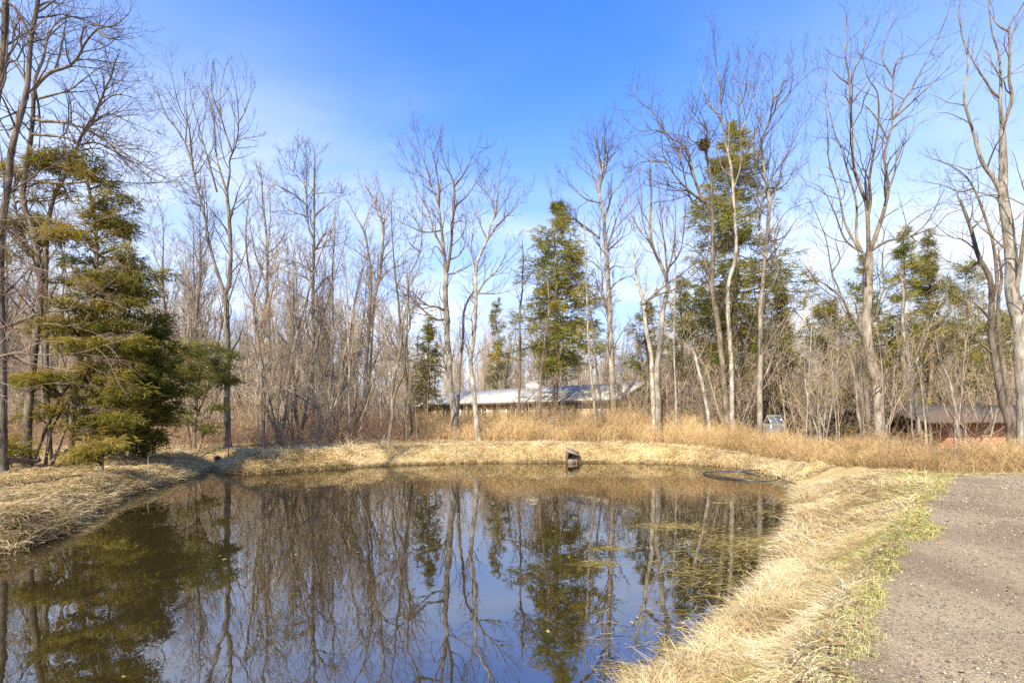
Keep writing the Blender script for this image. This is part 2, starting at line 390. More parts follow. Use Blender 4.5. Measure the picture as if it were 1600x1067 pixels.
# ------------------------------------------------------------------ pond water: a closed body that absorbs with depth
m, t, b = new_mat('pond_water'); t.nodes.remove(b); out = t.nodes.get('Material Output')
gl = t.nodes.new('ShaderNodeBsdfGlossy'); gl.inputs['Roughness'].default_value = 0.012; gl.inputs['Color'].default_value = (0.97, 0.97, 0.97, 1)
tr = t.nodes.new('ShaderNodeBsdfTransparent'); tr.inputs['Color'].default_value = (0.93, 0.90, 0.80, 1)
fr = t.nodes.new('ShaderNodeFresnel'); fr.inputs['IOR'].default_value = 3.3
mx = t.nodes.new('ShaderNodeMixShader')
w1 = noise(t, 1.6, 2, 0.5, stretch=(1, 0.55, 1)); w2 = noise(t, 7, 2, 0.5, stretch=(1, 0.5, 1))
wm = t.nodes.new('ShaderNodeMath'); wm.operation = 'MULTIPLY_ADD'; t.links.new(w2, wm.inputs[0]); wm.inputs[1].default_value = 0.10; t.links.new(w1, wm.inputs[2])
bp = t.nodes.new('ShaderNodeBump'); bp.inputs['Strength'].default_value = 0.16; bp.inputs['Distance'].default_value = 0.02
t.links.new(wm.outputs[0], bp.inputs['Height'])
for nn in (gl, fr): t.links.new(bp.outputs[0], nn.inputs['Normal'])
silt = t.nodes.new('ShaderNodeBsdfDiffuse'); silt.inputs['Color'].default_value = (0.40, 0.28, 0.10, 1)      # suspended silt
ms = t.nodes.new('ShaderNodeMixShader'); ms.inputs[0].default_value = 0.06
t.links.new(tr.outputs[0], ms.inputs[1]); t.links.new(silt.outputs[0], ms.inputs[2])
t.links.new(fr.outputs[0], mx.inputs[0]); t.links.new(ms.outputs[0], mx.inputs[1]); t.links.new(gl.outputs[0], mx.inputs[2]); t.links.new(mx.outputs[0], out.inputs['Surface'])
va = t.nodes.new('ShaderNodeVolumeAbsorption'); va.inputs['Color'].default_value = (0.80, 0.66, 0.25, 1); va.inputs['Density'].default_value = 0.55
t.links.new(va.outputs[0], out.inputs['Volume'])
cen = SHORE_S.mean(0)
nrm = SHORE_S - np.roll(SHORE_S, 1, 0)
big = []
for i in range(len(SHORE_S)):
    tdir = SHORE_S[(i + 1) % len(SHORE_S)] - SHORE_S[i - 1]; n_ = np.array((tdir[1], -tdir[0])); n_ /= np.linalg.norm(n_) + 1e-9
    q = SHORE_S[i] + n_ * 0.25
    if poly_sdf(np.array([q[0]]), np.array([q[1]]), SHORE_S)[0] < 0: q = SHORE_S[i] - n_ * 0.25
    big.append(q)
big = np.array(big); nb = len(big)
WV = np.vstack((np.c_[big, np.zeros(nb)], np.c_[big, np.full(nb, -2.4)]))
import bmesh
bm = bmesh.new(); tv = [bm.verts.new(v) for v in WV]
bm.faces.new(tv[:nb]); bm.faces.new(tv[nb:][::-1])
for i in range(nb):
    j = (i + 1) % nb; bm.faces.new((tv[i], tv[nb + i], tv[nb + j], tv[j]))
bmesh.ops.recalc_face_normals(bm, faces=bm.faces); bmesh.ops.triangulate(bm, faces=bm.faces)
me = bpy.data.meshes.new('pond_water'); bm.to_mesh(me); bm.free(); me.materials.append(m)
tag(obj('pond_water', me), 'still brown pond water mirroring bare trees and sky', 'pond', kind='structure')

# ------------------------------------------------------------------ gravel drive
m, t, b = new_mat('gravel')
g1 = noise(t, 42, 5, 0.75); g2 = noise(t, 0.8, 4, 0.6); g3 = noise(t, 150, 2, 0.6)
vo = t.nodes.new('ShaderNodeTexVoronoi'); vo.inputs['Scale'].default_value = 70; tc = t.nodes.new('ShaderNodeTexCoord'); t.links.new(tc.outputs['Object'], vo.inputs['Vector'])
tr_ = noise(t, 0.7, 4, 0.6, stretch=(0.9, 0.35, 1), dist=0.5)
c = ramp(t, g1, [(0.28, (0.185, 0.145, 0.095)), (0.5, (0.315, 0.253, 0.172)), (0.74, (0.45, 0.37, 0.265))])
c = mixc(t, 0.55, c, ramp(t, vo.outputs['Color'], [(0.0, (0.55, 0.53, 0.5)), (0.6, (1, 1, 1)), (0.95, (1.18, 1.16, 1.13))]), 'MULTIPLY')
c = mixc(t, 1.0, c, ramp(t, g2, [(0.3, (0.80, 0.77, 0.75)), (0.65, (1.12, 1.1, 1.06))]), 'MULTIPLY')
c = mixc(t, 1.0, c, ramp(t, tr_, [(0.35, (0.72, 0.70, 0.68)), (0.6, (1.08, 1.07, 1.05))]), 'MULTIPLY')
rd = noise(t, 0.55, 5, 0.7, dist=0.8)
c = mixc(t, ramp(t, rd, [(0.62, (0, 0, 0)), (0.72, (0.4, 0.4, 0.4))]), c, (0.30, 0.16, 0.10))
t.links.new(c, b.inputs['Base Color']); b.inputs['Roughness'].default_value = 0.95; b.inputs['Specular IOR Level'].default_value = 0.15
bump(t, b, vo.outputs['Distance'], 0.8, 0.012)
bm = bmesh.new(); bm.faces.new([bm.verts.new((p[0], p[1], 1.006)) for p in ROAD]); bmesh.ops.triangulate(bm, faces=bm.faces)
bmesh.ops.recalc_face_normals(bm, faces=bm.faces)
for f in bm.faces:
    if f.normal.z < 0: f.normal_flip()
me = bpy.data.meshes.new('gravel_road'); bm.to_mesh(me); bm.free(); me.materials.append(m)
tag(obj('gravel_road', me), 'brown grey gravel drive beside the grassy bank', 'gravel drive', kind='structure')
rng = np.random.default_rng(3)
def sample(n, x0, x1, y0, y1, ok, power=0.0, dmin=3.0):
    """random ground points inside ok(x, y, s, rs), thinning out with distance"""
    out = []; got = 0
    while got < n:
        x = rng.uniform(x0, x1, n * 2); y = rng.uniform(y0, y1, n * 2)
        k = rng.random(n * 2) < (dmin / np.maximum(dmin, np.hypot(x, y))) ** power
        x, y = x[k], y[k]; s = sdf(x, y); rs = road_sdf(x, y); k = ok(x, y, s, rs)
        out.append(np.stack((x[k], y[k], s[k], rs[k]), 1)); got += int(k.sum())
    return np.concatenate(out)[:n]
def pebbles(n, x0, x1, y0, y1, ok, zf, rlo, rhi, power):
    Q = sample(n, x0, x1, y0, y1, ok, power, 2.5); dist = np.hypot(Q[:, 0], Q[:, 1])
    r = rng.uniform(rlo, rhi, n) * (0.6 + rng.random(n) ** 3 * 1.6) * np.clip(dist / 7, 1, 1.8)
    base = np.array([(1, 0, 0), (0.45, 0.8, 0.1), (-0.5, 0.8, 0), (-1, 0.05, 0), (-0.45, -0.85, 0.05), (0.5, -0.8, 0), (0.15, 0.1, 0.62), (0, 0, -0.4)])
    a = rng.uniform(0, 2 * pi, n); sc = r[:, None, None] * (base[None] * rng.uniform(0.65, 1.25, (n, 8, 3)))
    cx = sc[..., 0] * np.cos(a)[:, None] - sc[..., 1] * np.sin(a)[:, None]; cy = sc[..., 0] * np.sin(a)[:, None] + sc[..., 1] * np.cos(a)[:, None]
    V = np.stack((cx + Q[:, 0:1], cy + Q[:, 1:2], sc[..., 2] + zf(Q)[:, None] + r[:, None] * 0.15), -1).reshape(-1, 3)
    f = np.array([(i, (i + 1) % 6, 6) for i in range(6)] + [((i + 1) % 6, i, 7) for i in range(6)])
    F = (np.arange(n)[:, None, None] * 8 + f[None]).reshape(-1, 3)
    return V, F, np.repeat(rng.random(n) ** 1.5, 8)
V, F, T = pebbles(30000, 1, 17, 2.2, 14, lambda x, y, s, rs: (rs < 0.12) & (x < y * 1.15 + 1), lambda Q: np.full(len(Q), 1.008), 0.003, 0.0068, 1.5)
V2, F2, T2 = pebbles(1500, 1, 17, 2.2, 14, lambda x, y, s, rs: (rs < 0.2) & (x < y * 1.15 + 1) & (fbm(x, y, 0.7, 44) > 0.0), lambda Q: np.full(len(Q), 1.007), 0.007, 0.013, 1.2)
F2 = F2 + len(V); V = np.vstack((V, V2)); F = np.vstack((F, F2)); T = np.r_[T, T2]
tag(obj('gravel', mesh_from('gravel', V, F, M['stone'], T)), 'loose pale and dark pebbles strewn over the drive', 'gravel', kind='stuff')
# ------------------------------------------------------------------ grass, leaves, brush (uncountable ground cover)
def blades(Q, length, hw, lift, comb=None, curl=0.6, K=4, spread=1.0, dark=None):
    n = len(Q); x, y, s, rs = Q.T; z = height(x, y, s, rs)
    az = rng.uniform(0, 2 * pi, n)
    if comb is not None: az = comb + rng.normal(0, spread, n)
    L = length * rng.uniform(0.55, 1.35, n); el = np.clip(lift + rng.normal(0, 0.22, n), 0.03, 1.5)
    P = np.zeros((n, K, 3)); P[:, 0] = np.stack((x, y, z - 0.01), 1)
    for k in range(1, K):
        e = el - curl * (k - 1) * rng.uniform(0.5, 1.3, n); a2 = az + rng.normal(0, 0.12, n) * k
        P[:, k] = P[:, k - 1] + (L / (K - 1))[:, None] * np.stack((np.cos(e) * np.cos(a2), np.cos(e) * np.sin(a2), np.sin(e)), 1)
    fl = np.maximum(height(P[:, 1:, 0].ravel(), P[:, 1:, 1].ravel()).reshape(n, K - 1), 0.0) + rng.uniform(0.005, 0.05, (n, 1))
    P[:, 1:, 2] = np.maximum(P[:, 1:, 2], fl)
    Wd = hw[:, None] * np.linspace(1, 0.25, K)[None]
    S = unit(np.stack((-np.sin(az), np.cos(az), rng.normal(0, 0.45, n)), 1))
    t = np.clip(rng.normal(0.52, 0.26, n) + 0.9 * fbm(x, y, 0.7, 61) + 0.5 * fbm(x, y, 2.5, 161), 0, 1)
    VF = ribbons(P, Wd, S)
    return VF, np.repeat(t, K * 2)
def dist(Q): return np.hypot(Q[:, 0], Q[:, 1])
# straw on the bank between water and drive, and round the far end
okR = lambda x, y, s, rs: (s > -0.05) & ((fbm(x, y, 0.55, 203) + 0.5 * fbm(x, y, 1.6, 207) > -0.08) | (s < 0.4)) & (rs > 0.0 + 0.9 * rng.random(len(x)) ** 2) & (x > -1.5) & (np.abs(x) < y * 1.1 + 1.5) & (rng.random(len(x)) < np.clip(0.35 + 1.3 * (fbm(x, y, 0.7, 23) + 0.5), 0, 1))
bag = Bag()
for n, (ya, yb), L, hw, pw in ((100000, (2.6, 9), 0.21, 0.0028, 1.0), (75000, (9, 22), 0.29, 0.0064, 0.8)):
    Q = sample(n, -1.5, 16, ya, yb, okR, pw)
    ok = (Q[:, 1] < 14.3) | (Q[:, 0] < 8.5 + (22 - Q[:, 1]) * 0.45)
    Q = Q[ok]
    nz = fbm(Q[:, 0], Q[:, 1], 1.1, 5) + 0.5
    near = np.exp(-np.maximum(Q[:, 2], 0) / 0.5)
    VF, T = blades(Q, (L * (0.7 + 0.7 * nz) * (1 + 0.5 * near)), np.full(len(Q), hw), np.where(rng.random(len(Q)) < 0.6, 0.10, 0.3 + 0.55 * nz ** 2) + 0.16 * near, comb=3.5 + 6 * fbm(Q[:, 0], Q[:, 1], 0.8, 9), spread=2.6, curl=0.36)
    bag.add(VF, T)
Q = sample(74000, -22, 13, 20, 34, lambda x, y, s, rs: (s > -0.05) & (s < 6.5) & (rng.random(len(x)) < np.clip(0.3 + 1.3 * (fbm(x, y, 1.2, 23) + 0.5), 0, 1)), 0.3)
nz = fbm(Q[:, 0], Q[:, 1], 1.6, 5) + 0.5; near = np.exp(-np.maximum(Q[:, 2], 0) / 0.5)
VF, T = blades(Q, 0.42 * (0.6 + 0.8 * nz) * (1 + 0.3 * near), np.full(len(Q), 0.011), 0.35 + 0.45 * near, comb=-1.6 + 3 * fbm(Q[:, 0], Q[:, 1], 2, 9), spread=1.5, curl=0.4)
bag.add(VF, T)
# left bank
okL = lambda x, y, s, rs: (s > -0.05) & (s < 8) & (x < -5.5) & (np.abs(x) < y * 1.12 + 1) & (rng.random(len(x)) < np.clip(0.15 + 1.5 * (fbm(x, y, 0.9, 29) + 0.5) * (0.55 + 0.9 * np.exp(-np.maximum(s, 0) / 1.4)), 0, 1))
Q = sample(72000, -24, -5.5, 6, 26, okL, 0.6, 9)
nz = fbm(Q[:, 0], Q[:, 1], 1.0, 6) + 0.5; near = np.exp(-np.maximum(Q[:, 2], 0) / 0.35)
lf_ = 0.55 + 0.3 * (fbm(Q[:, 0], Q[:, 1], 1.4, 301) > 0.05); VF, T = blades(Q, 0.33 * (0.6 + 0.8 * nz) * (1 + 0.4 * near), np.full(len(Q), 0.0066) * np.clip(dist(Q) / 13, 0.9, 1.6), 0.25 + 0.5 * near, comb=-0.6 + 3 * fbm(Q[:, 0], Q[:, 1], 2, 9), spread=1.4, curl=0.42)
bag.add(VF, T * np.repeat(lf_, 8))
# a few taller clumps leaning over the water
cl = [shore_pt(*p) for p in ((1060, 1050), (1010, 1080), (975, 1100), (1115, 1000), (1180, 940), (1232, 862), (1240, 846), (1248, 830), (1252, 790), (1150, 968), (1085, 1035), (60, 845), (120, 815), (165, 790), (235, 760), (545, 727), (470, 732), (430, 736), (600, 724), (1200, 745))]
CQ = []
for cx, cy in cl:
    n = 130; CQ.append(np.stack((cx + rng.normal(0, 0.10 * (1 + cy / 12), n), cy + rng.normal(0, 0.10 * (1 + cy / 12), n)), 1))
CQ = np.concatenate(CQ); Q = np.c_[CQ, sdf(CQ[:, 0], CQ[:, 1]), road_sdf(CQ[:, 0], CQ[:, 1])]; Q = Q[Q[:, 2] > -0.12]
VF, T = blades(Q, 0.34 + 0.02 * Q[:, 1], 0.002 + 0.00022 * Q[:, 1], 0.95, curl=0.35, K=5, spread=1); bag.add(VF, T)
tag(obj('dead_grass', bag.mesh('dead_grass', M['straw'])), 'matted straw coloured dead grass on the pond banks', 'grass', kind='stuff')
# green verge
bag = Bag()
def okG(x, y, s, rs):
    p = np.exp(-((rs - 0.40 - 0.5 * fbm(x, y, 1.3, 71)) / 0.75) ** 2) * np.where(rs < 0.25, 0.55, 1) + 0.30 * (fbm(x, y, 0.9, 33) > 0.08) * np.exp(-rs / 1.6)
    p = p * np.clip(0.72 + 0.8 * fbm(x, y, 0.7, 88), 0.35, 1)
    return (s > 0.5) & (rs > -0.22 - 0.6 * fbm(x, y, 0.5, 12)) & (rs < 3) & (x < 14) & (rng.random(len(x)) < p)
Q = sample(80000, 1, 14, 2.4, 15.5, okG, 0.9)
VF, T = blades(Q, np.full(len(Q), 0.085), np.full(len(Q), 0.0019) * np.clip(dist(Q) / 4, 1, 2.6), 0.75, curl=0.35); bag.add(VF, T)
tag(obj('green_grass', bag.mesh('green_grass', M['green'])), 'short yellow green grass along the edge of the drive', 'grass', kind='stuff')
bag = Bag()
Q = sample(16000, -14.5, -8, 20.5, 26, lambda x, y, s, rs: (s > 0) & (s < 3.2) & (x > -13.6) & (fbm(x, y, 1.1, 3) > -0.12), 0)
VF, T = blades(Q, np.full(len(Q), 0.13), np.full(len(Q), 0.008), 0.8, curl=0.3); bag.add(VF, T)
tag(obj('moss', bag.mesh('moss', M['moss'])), 'greenish moss on the bank in the far corner', 'moss', kind='stuff')
# fallen leaves
bag = Bag()
def leaves(Q, size, lift):
    n = len(Q); z = np.maximum(height(Q[:, 0], Q[:, 1], Q[:, 2], Q[:, 3]), np.where(Q[:, 3] < 0, 1.008, 0)) + rng.uniform(0.004, lift, n)
    a = rng.uniform(0, 2 * pi, n); e = rng.normal(0, 0.4, n); L = size * rng.uniform(0.5, 1.4, n)
    D = np.stack((np.cos(a) * np.cos(e), np.sin(a) * np.cos(e), np.sin(e)), 1); c = np.stack((Q[:, 0], Q[:, 1], z), 1)
    mid = c + np.array((0, 0, 1)) * (L * 0.12)[:, None]
    P = np.stack((c - D * L[:, None] * 0.5, mid, c + D * L[:, None] * 0.5), 1); P[:, :, 2] = np.maximum(P[:, :, 2], z[:, None])
    Wd = np.stack((L * 0.08, L * 0.33, L * 0.06), 1); S = unit(np.stack((-np.sin(a), np.cos(a), rng.normal(0, 0.3, n)), 1))
    return ribbons(P, Wd, S), np.repeat(rng.random(n), 6)
Q = sample(26000, -25, -5, 8, 30, lambda x, y, s, rs: (s > 0.4) & (fbm(x, y, 1.5, 51) > -0.22), 0.4, 10); bag.add(*leaves(Q, 0.075, 0.05))
Q = sample(4200, 0.5, 13, 2.6, 16, lambda x, y, s, rs: (s > 0.4) & (rs > -0.15) & (rng.random(len(x)) < 0.3 + 0.5 * fbm(x, y, 0.4, 95)), 0.9); bag.add(*leaves(Q, 0.045, 0.06))
Q = sample(420, 1.5, 17, 2.6, 14.2, lambda x, y, s, rs: (rs < -0.1), 0.8); bag.add(*leaves(Q, 0.05, 0.015))
tag(obj('fallen_leaves', bag.mesh('fallen_leaves', M['leaf'])), 'brown fallen leaves scattered on bank and drive', 'leaves', kind='stuff')
# pond weed: flat mats at the surface and a submerged tangle in the shallows
bag = Bag()
def weed(cx, cy, rx, ry, n, z0, z1, L):
    q = rng.normal(0, 0.45, (n, 2)) * np.array((rx, ry)) + np.array((cx, cy)); s = sdf(q[:, 0], q[:, 1]); q = q[s < -0.03]; n = len(q)
    a = rng.normal(0.1, 0.75, n) + 0.6 * fbm(q[:, 0], q[:, 1], 0.8, 2); l = L * rng.uniform(0.4, 1.3, n); z = rng.uniform(z0, z1, n)
    D = np.stack((np.cos(a), np.sin(a), np.zeros(n)), 1); c = np.stack((q[:, 0], q[:, 1], z), 1)
    P = np.stack((c - D * l[:, None] / 2, c + np.stack((-np.sin(a), np.cos(a), np.zeros(n)), 1) * (l * rng.normal(0, 0.1, n))[:, None], c + D * l[:, None] / 2), 1)
    S = np.stack((-np.sin(a), np.cos(a), np.zeros(n)), 1)
    return ribbons(P, np.repeat(((0.0006 * np.hypot(q[:, 0], q[:, 1]) + 0.001) * rng.uniform(0.4, 1.1, n))[:, None], 3, 1), S), np.repeat(rng.random(n), 6)
for px, py, rx, ry, n in ((1045, 822, 1.0, 0.5, 230), (960, 857, 0.55, 0.22, 50), (935, 880, 0.45, 0.35, 60), (1125, 786, 0.25, 0.1, 40), (1150, 850, 1.0, 0.8, 160), (1195, 845, 0.6, 0.6, 150), (1060, 1015, 0.35, 0.3, 90), (985, 1050, 0.3, 0.25, 60)):
    cx, cy = shore_pt(px, py); bag.add(*weed(cx, cy, rx, ry, n * 2, 0.002, 0.010, 0.17))
for px, py, rx, ry, n in ((1160, 855, 1.7, 2.6, 9000), (1205, 800, 1.4, 3.2, 4500), (1115, 900, 1.2, 1.5, 5000), (1060, 960, 0.8, 0.9, 1300), (970, 985, 0.8, 0.8, 700)):
    cx, cy = shore_pt(px, py); bag.add(*weed(cx, cy, rx, ry, int(n * 1.6), -0.10, 0.005, 0.20))
fx, fy = rng.uniform(-12, 11, 9000), rng.uniform(3, 27, 9000); fs = sdf(fx, fy); k_ = (fs < -0.05) & (rng.random(9000) < 0.012 + 0.8 * np.exp(fs / 0.35)); fx, fy = fx[k_], fy[k_]; n = len(fx)
a = rng.uniform(0, 2 * pi, n); l = rng.uniform(0.03, 0.09, n); D = np.stack((np.cos(a), np.sin(a), np.zeros(n)), 1); c = np.stack((fx, fy, np.full(n, 0.006)), 1); S = np.stack((-np.sin(a), np.cos(a), np.zeros(n)), 1)
bag.add(ribbons(np.stack((c - D * l[:, None] / 2, c + np.array((0, 0, 0.004)), c + D * l[:, None] / 2), 1), np.stack((l * .08, l * .3, l * .06), 1), S), np.repeat(rng.random(n), 6))
tag(obj('pond_weed', bag.mesh('pond_weed', M['algae'])), 'olive pond weed and straw drifting in the shallows', 'pond weed', kind='stuff')

# brush
def stems(B, h, hw, lean, side_n, side_len, K=4, comb=None, arch=0.25):
    """B base points (n,3): thin upright stems with side twigs"""
    n = len(B); az = rng.uniform(0, 2 * pi, n) if comb is None else comb + rng.normal(0, 0.9, n); ln = np.abs(rng.normal(0, lean, n))
    D = unit(np.stack((np.cos(az) * ln, np.sin(az) * ln, np.ones(n)), 1)); P = np.zeros((n, K, 3)); P[:, 0] = B
    for k in range(1, K):
        D = unit(D + rng.normal(0, 0.12, (n, 3)) + arch * (k / K) * np.stack((np.cos(az), np.sin(az), -0.5 * np.ones(n)), 1)); P[:, k] = P[:, k - 1] + D * (h / (K - 1))[:, None]
    S = unit(rng.normal(0, 1, (n, 3)) * np.array((1, 1, 0.2))); t = np.clip(rng.normal(0.5, 0.22, n) + 0.9 * fbm(B[:, 0], B[:, 1], 1.4, 66) + 0.6 * fbm(B[:, 0], B[:, 1], 4.0, 67), 0, 1)
    out = [(ribbons(P, hw[:, None] * np.linspace(1, 0.45, K)[None], S), np.repeat(t, K * 2))]
    idx = np.repeat(np.arange(n), side_n); m_ = len(idx); u = rng.uniform(0.25, 1, m_) * (K - 1); i0 = np.minimum(u.astype(int), K - 2); f = (u - i0)[:, None]
    b = P[idx, i0] * (1 - f) + P[idx, i0 + 1] * f; a = rng.uniform(0, 2 * pi, m_)
    d = unit(np.stack((np.cos(a), np.sin(a), rng.uniform(0.1, 1.3, m_)), 1)); l = side_len * h[idx] * rng.uniform(0.4, 1.3, m_)
    p2 = np.stack((b, b + d * (l * 0.5)[:, None] + rng.normal(0, 0.03, (m_, 3)), b + unit(d + rng.normal(0, 0.35, (m_, 3)) + np.array((0, 0, 0.25))) * l[:, None]), 1)
    out.append((ribbons(p2, (hw[idx] * 0.62)[:, None] * np.array([1, 0.8, 0.5])[None], unit(rng.normal(0, 1, (m_, 3)))), np.repeat(np.clip(t[idx] + rng.normal(0, 0.15, m_), 0, 1), 6)))
    return out
HF = np.array([gpt(640, 690.5, .92), gpt(720, 690.5, .92), gpt(800, 691.5, .92), gpt(960, 693, .86), gpt(1060, 698, .76), gpt(1130, 705, .64), gpt(1200, 714, .58), gpt(1300, 727, .62), gpt(1385, 736.5, .82), gpt(1470, 740, .95), gpt(1560, 740, .95), gpt(1700, 740, .95)])
HH = np.array([1.6, 1.75, 1.85, 1.95, 1.85, 1.6, 0.95, 0.95, 0.95, 0.92, 0.92, 0.92]); HD = np.array([4.2, 4.6, 5.0, 5, 5, 5, 4.5, 3.6, 3.2, 3.2, 3.2, 3.2])
bag = Bag(); seg = np.linalg.norm(np.diff(HF, axis=0), axis=1); cs = np.r_[0, np.cumsum(seg)]
n = 21000; u = rng.uniform(0, cs[-1], n); bx = np.interp(u, cs, HF[:, 0]); by = np.interp(u, cs, HF[:, 1]); hh = np.interp(u, cs, HH); dd = np.interp(u, cs, HD)
v = rng.random(n) ** 1.15; ang = np.arctan2(bx, by); by2 = by + v * dd * np.cos(ang) + rng.normal(0, 0.15, n); bx2 = bx + v * dd * np.sin(ang)
keep = rng.random(n) < np.clip(0.45 + 1.3 * (fbm(bx2, by2, 1.0, 7) + 0.35), 0.12, 1); bx2, by2, hh, v = bx2[keep], by2[keep], hh[keep], v[keep]
h = hh * (0.45 + 0.6 * np.minimum(1, v * 1.6 + 0.15)) * rng.uniform(0.55, 1.12, len(hh)) * (0.62 + 0.95 * (fbm(bx2, by2, 1.5, 19) + 0.5)) * np.where(rng.random(len(hh)) < 0.03, 1.45, 1.0)
d_ = np.hypot(bx2, by2)
for VF, T in stems(np.stack((bx2, by2, height(bx2, by2) - 0.02), 1), h, 0.0016 + 0.00013 * d_, 0.30, 7, 0.34): bag.add(VF, T)
tag(obj('brush', bag.mesh('brush', M['brush'])), 'dense golden tan brush along the far bank and road end', 'brush', kind='stuff')
# bramble and saplings on the left
bag = Bag()
n = 15000; bx = rng.uniform(-44, -4.5, n); by = rng.uniform(24, 42, n)
s = sdf(bx, by); cond = (s > 1.6) & (np.abs(bx) < by * 1.08 + 1) & ~((bx < -13.2) & (by < 25 + 0.05 * (-bx))) & ((by > 30) | (bx < -8)) & (rng.random(n) < np.clip(0.4 + 1.4 * (fbm(bx, by, 1.8, 14) + 0.3), 0.1, 1))
bx, by = bx[cond], by[cond]; h = (1.1 + 0.9 * sstep(29, 37, by)) * rng.uniform(0.5, 1.5, len(bx)) * (0.7 + 0.9 * (fbm(bx, by, 2.4, 5) + 0.5)) * (0.5 + 0.5 * sstep(-6.5, -10.5, bx))
for VF, T in stems(np.stack((bx, by, height(bx, by)), 1), h, np.full(len(bx), 0.0058), 0.5, 8, 0.34, arch=0.5): bag.add(VF, T)
tag(obj('bramble', bag.mesh('bramble', M['bramble'])), 'reddish brown bramble thicket under the trees left of the pond', 'bramble', kind='stuff')
# forest-floor undergrowth far behind
bag = Bag()
n = 52000; bx = rng.uniform(-90, 75, n); by = rng.uniform(33, 90, n)
ok = (np.abs(bx) < by * 1.08) & ~((bx > -15) & (bx < 14) & (by < 62)) & ~((bx > 14) & (bx < 36) & (by < 44)); bx, by = bx[ok], by[ok]
h = (0.9 + 5.2 * rng.random(len(bx)) ** 1.7) * (0.7 + 0.8 * (fbm(bx, by, 5, 5) + 0.5))
for VF, T in stems(np.stack((bx, by, height(bx, by)), 1), h, 0.004 + 0.00022 * by, 0.25, 9, 0.30, arch=0.2): bag.add(VF, T)
tag(obj('undergrowth', bag.mesh('undergrowth', M['twig_pale'])), 'grey brown leafless undergrowth covering the wood floor', 'undergrowth', kind='stuff')
# ------------------------------------------------------------------ trees
def resample(P, R, K):
    """Catmull-Rom then even arc length"""
    Q = catmull(np.c_[P, R], 8); L = np.r_[0, np.cumsum(np.linalg.norm(np.diff(Q[:, :3], axis=0), axis=1))]
    t = np.linspace(0, L[-1], K); return np.stack([np.interp(t, L, Q[:, i]) for i in range(3)], 1), np.interp(t, L, Q[:, 3])
def spawn(r, P, R, cnt, t0, t1, ang, L, K, wander, trop, rr=0.6, rmin=0.004, rtip=0.3, hint=None):
    """children of every polyline; cnt (N,), L: function(parent index, t) -> length"""
    idx = np.repeat(np.arange(len(P)), cnt); m_ = len(idx)
    if m_ == 0: return np.zeros((0, K, 3)), np.zeros((0, K))
    order = np.concatenate([np.arange(c) for c in cnt]); tt = t0 + (t1 - t0) * (order + r.random(m_)) / np.maximum(cnt[idx], 1)
    Kp = P.shape[1]; u = tt * (Kp - 1); i0 = np.minimum(u.astype(int), Kp - 2); f = (u - i0)
    b = P[idx, i0] * (1 - f[:, None]) + P[idx, i0 + 1] * f[:, None]; ra = R[idx, i0] * (1 - f) + R[idx, i0 + 1] * f
    T = unit(P[idx, i0 + 1] - P[idx, i0]); rnd = r.normal(0, 1, (m_, 3)); pr = unit(rnd - (rnd * T).sum(1, keepdims=True) * T)
    a = ang[0] + (ang[1] - ang[0]) * r.random(m_); D = np.cos(a)[:, None] * T + np.sin(a)[:, None] * pr
    Ln = L(idx, tt); r0 = np.maximum(np.minimum(ra * rr, 0.0035 + Ln * 0.014), rmin)
    C = np.zeros((m_, K, 3)); C[:, 0] = b
    for k in range(1, K):
        D = unit(D + r.normal(0, wander, (m_, 3)) + np.array((0, 0, trop))); C[:, k] = C[:, k - 1] + D * (Ln / (K - 1))[:, None]
    return C, r0[:, None] * np.linspace(1, rtip, K)[None]
def plen(P): return np.linalg.norm(np.diff(P, axis=1), axis=2).sum(1)

def wiggle(r, P, R, amp):
    k = r.normal(0, 1, P.shape); 
    k = (k + np.roll(k, 1, 1) + np.roll(k, -1, 1)) / 3; w = np.linspace(0.2, 1, P.shape[1])[None, :, None]
    return P + k * amp * R[:, :, None] * w

def twigs(r, bag, P, R, Ht, rmin, dens=1.0, up=0.06, spread=(0.45, 1.05), t0=0.25, mult=(1, 1, 1)):
    """three orders of branches off the limbs P,R into bag"""
    L0 = plen(P)
    cnt = np.maximum(3, (L0 * 2.6 * dens * mult[0]).astype(int)); sc_ = Ht / 20
    P2, R2 = spawn(r, P, R, cnt, t0, 0.99, spread, lambda i, t: np.minimum(L0[i] * 0.6, r.uniform(0.7, 2.5, len(i)) * sc_ * (1.15 - 0.45 * t)) + 0.2, 8, 0.13, up, 0.55, rmin * 1.25)
    bag.add(tubes(P2, R2, 5), np.repeat(np.clip(r.normal(0.4, 0.15, len(P2)), 0, 1), 40))
    L2 = plen(P2); cnt = np.maximum(1, (L2 * 3.0 * dens * mult[1] + r.random(len(L2))).astype(int))
    P3, R3 = spawn(r, P2, R2, cnt, 0.2, 1.0, (0.4, 0.95), lambda i, t: L2[i] * r.uniform(0.22, 0.55, len(i)) * (1.1 - 0.55 * t), 5, 0.15, up, 0.65, rmin, 0.5)
    bag.add(tubes(P3, R3, 3), np.repeat(np.clip(r.normal(0.45, 0.2, len(P3)), 0, 1), 15))
    L3 = plen(P3); cnt = np.maximum(0, (L3 * 6.5 * dens * mult[2] + r.random(len(L3))).astype(int))
    P4, R4 = spawn(r, P3, R3, cnt, 0.2, 1.0, (0.4, 0.9), lambda i, t: np.maximum(0.12, L3[i] * r.uniform(0.3, 0.6, len(i))), 3, 0.16, up * 1.3, 0.7, rmin * 0.8, 0.6)
    bag.add(tubes(P4, R4, 3), np.repeat(np.clip(r.normal(0.5, 0.22, len(P4)), 0, 1), 9))
    return P2, R2

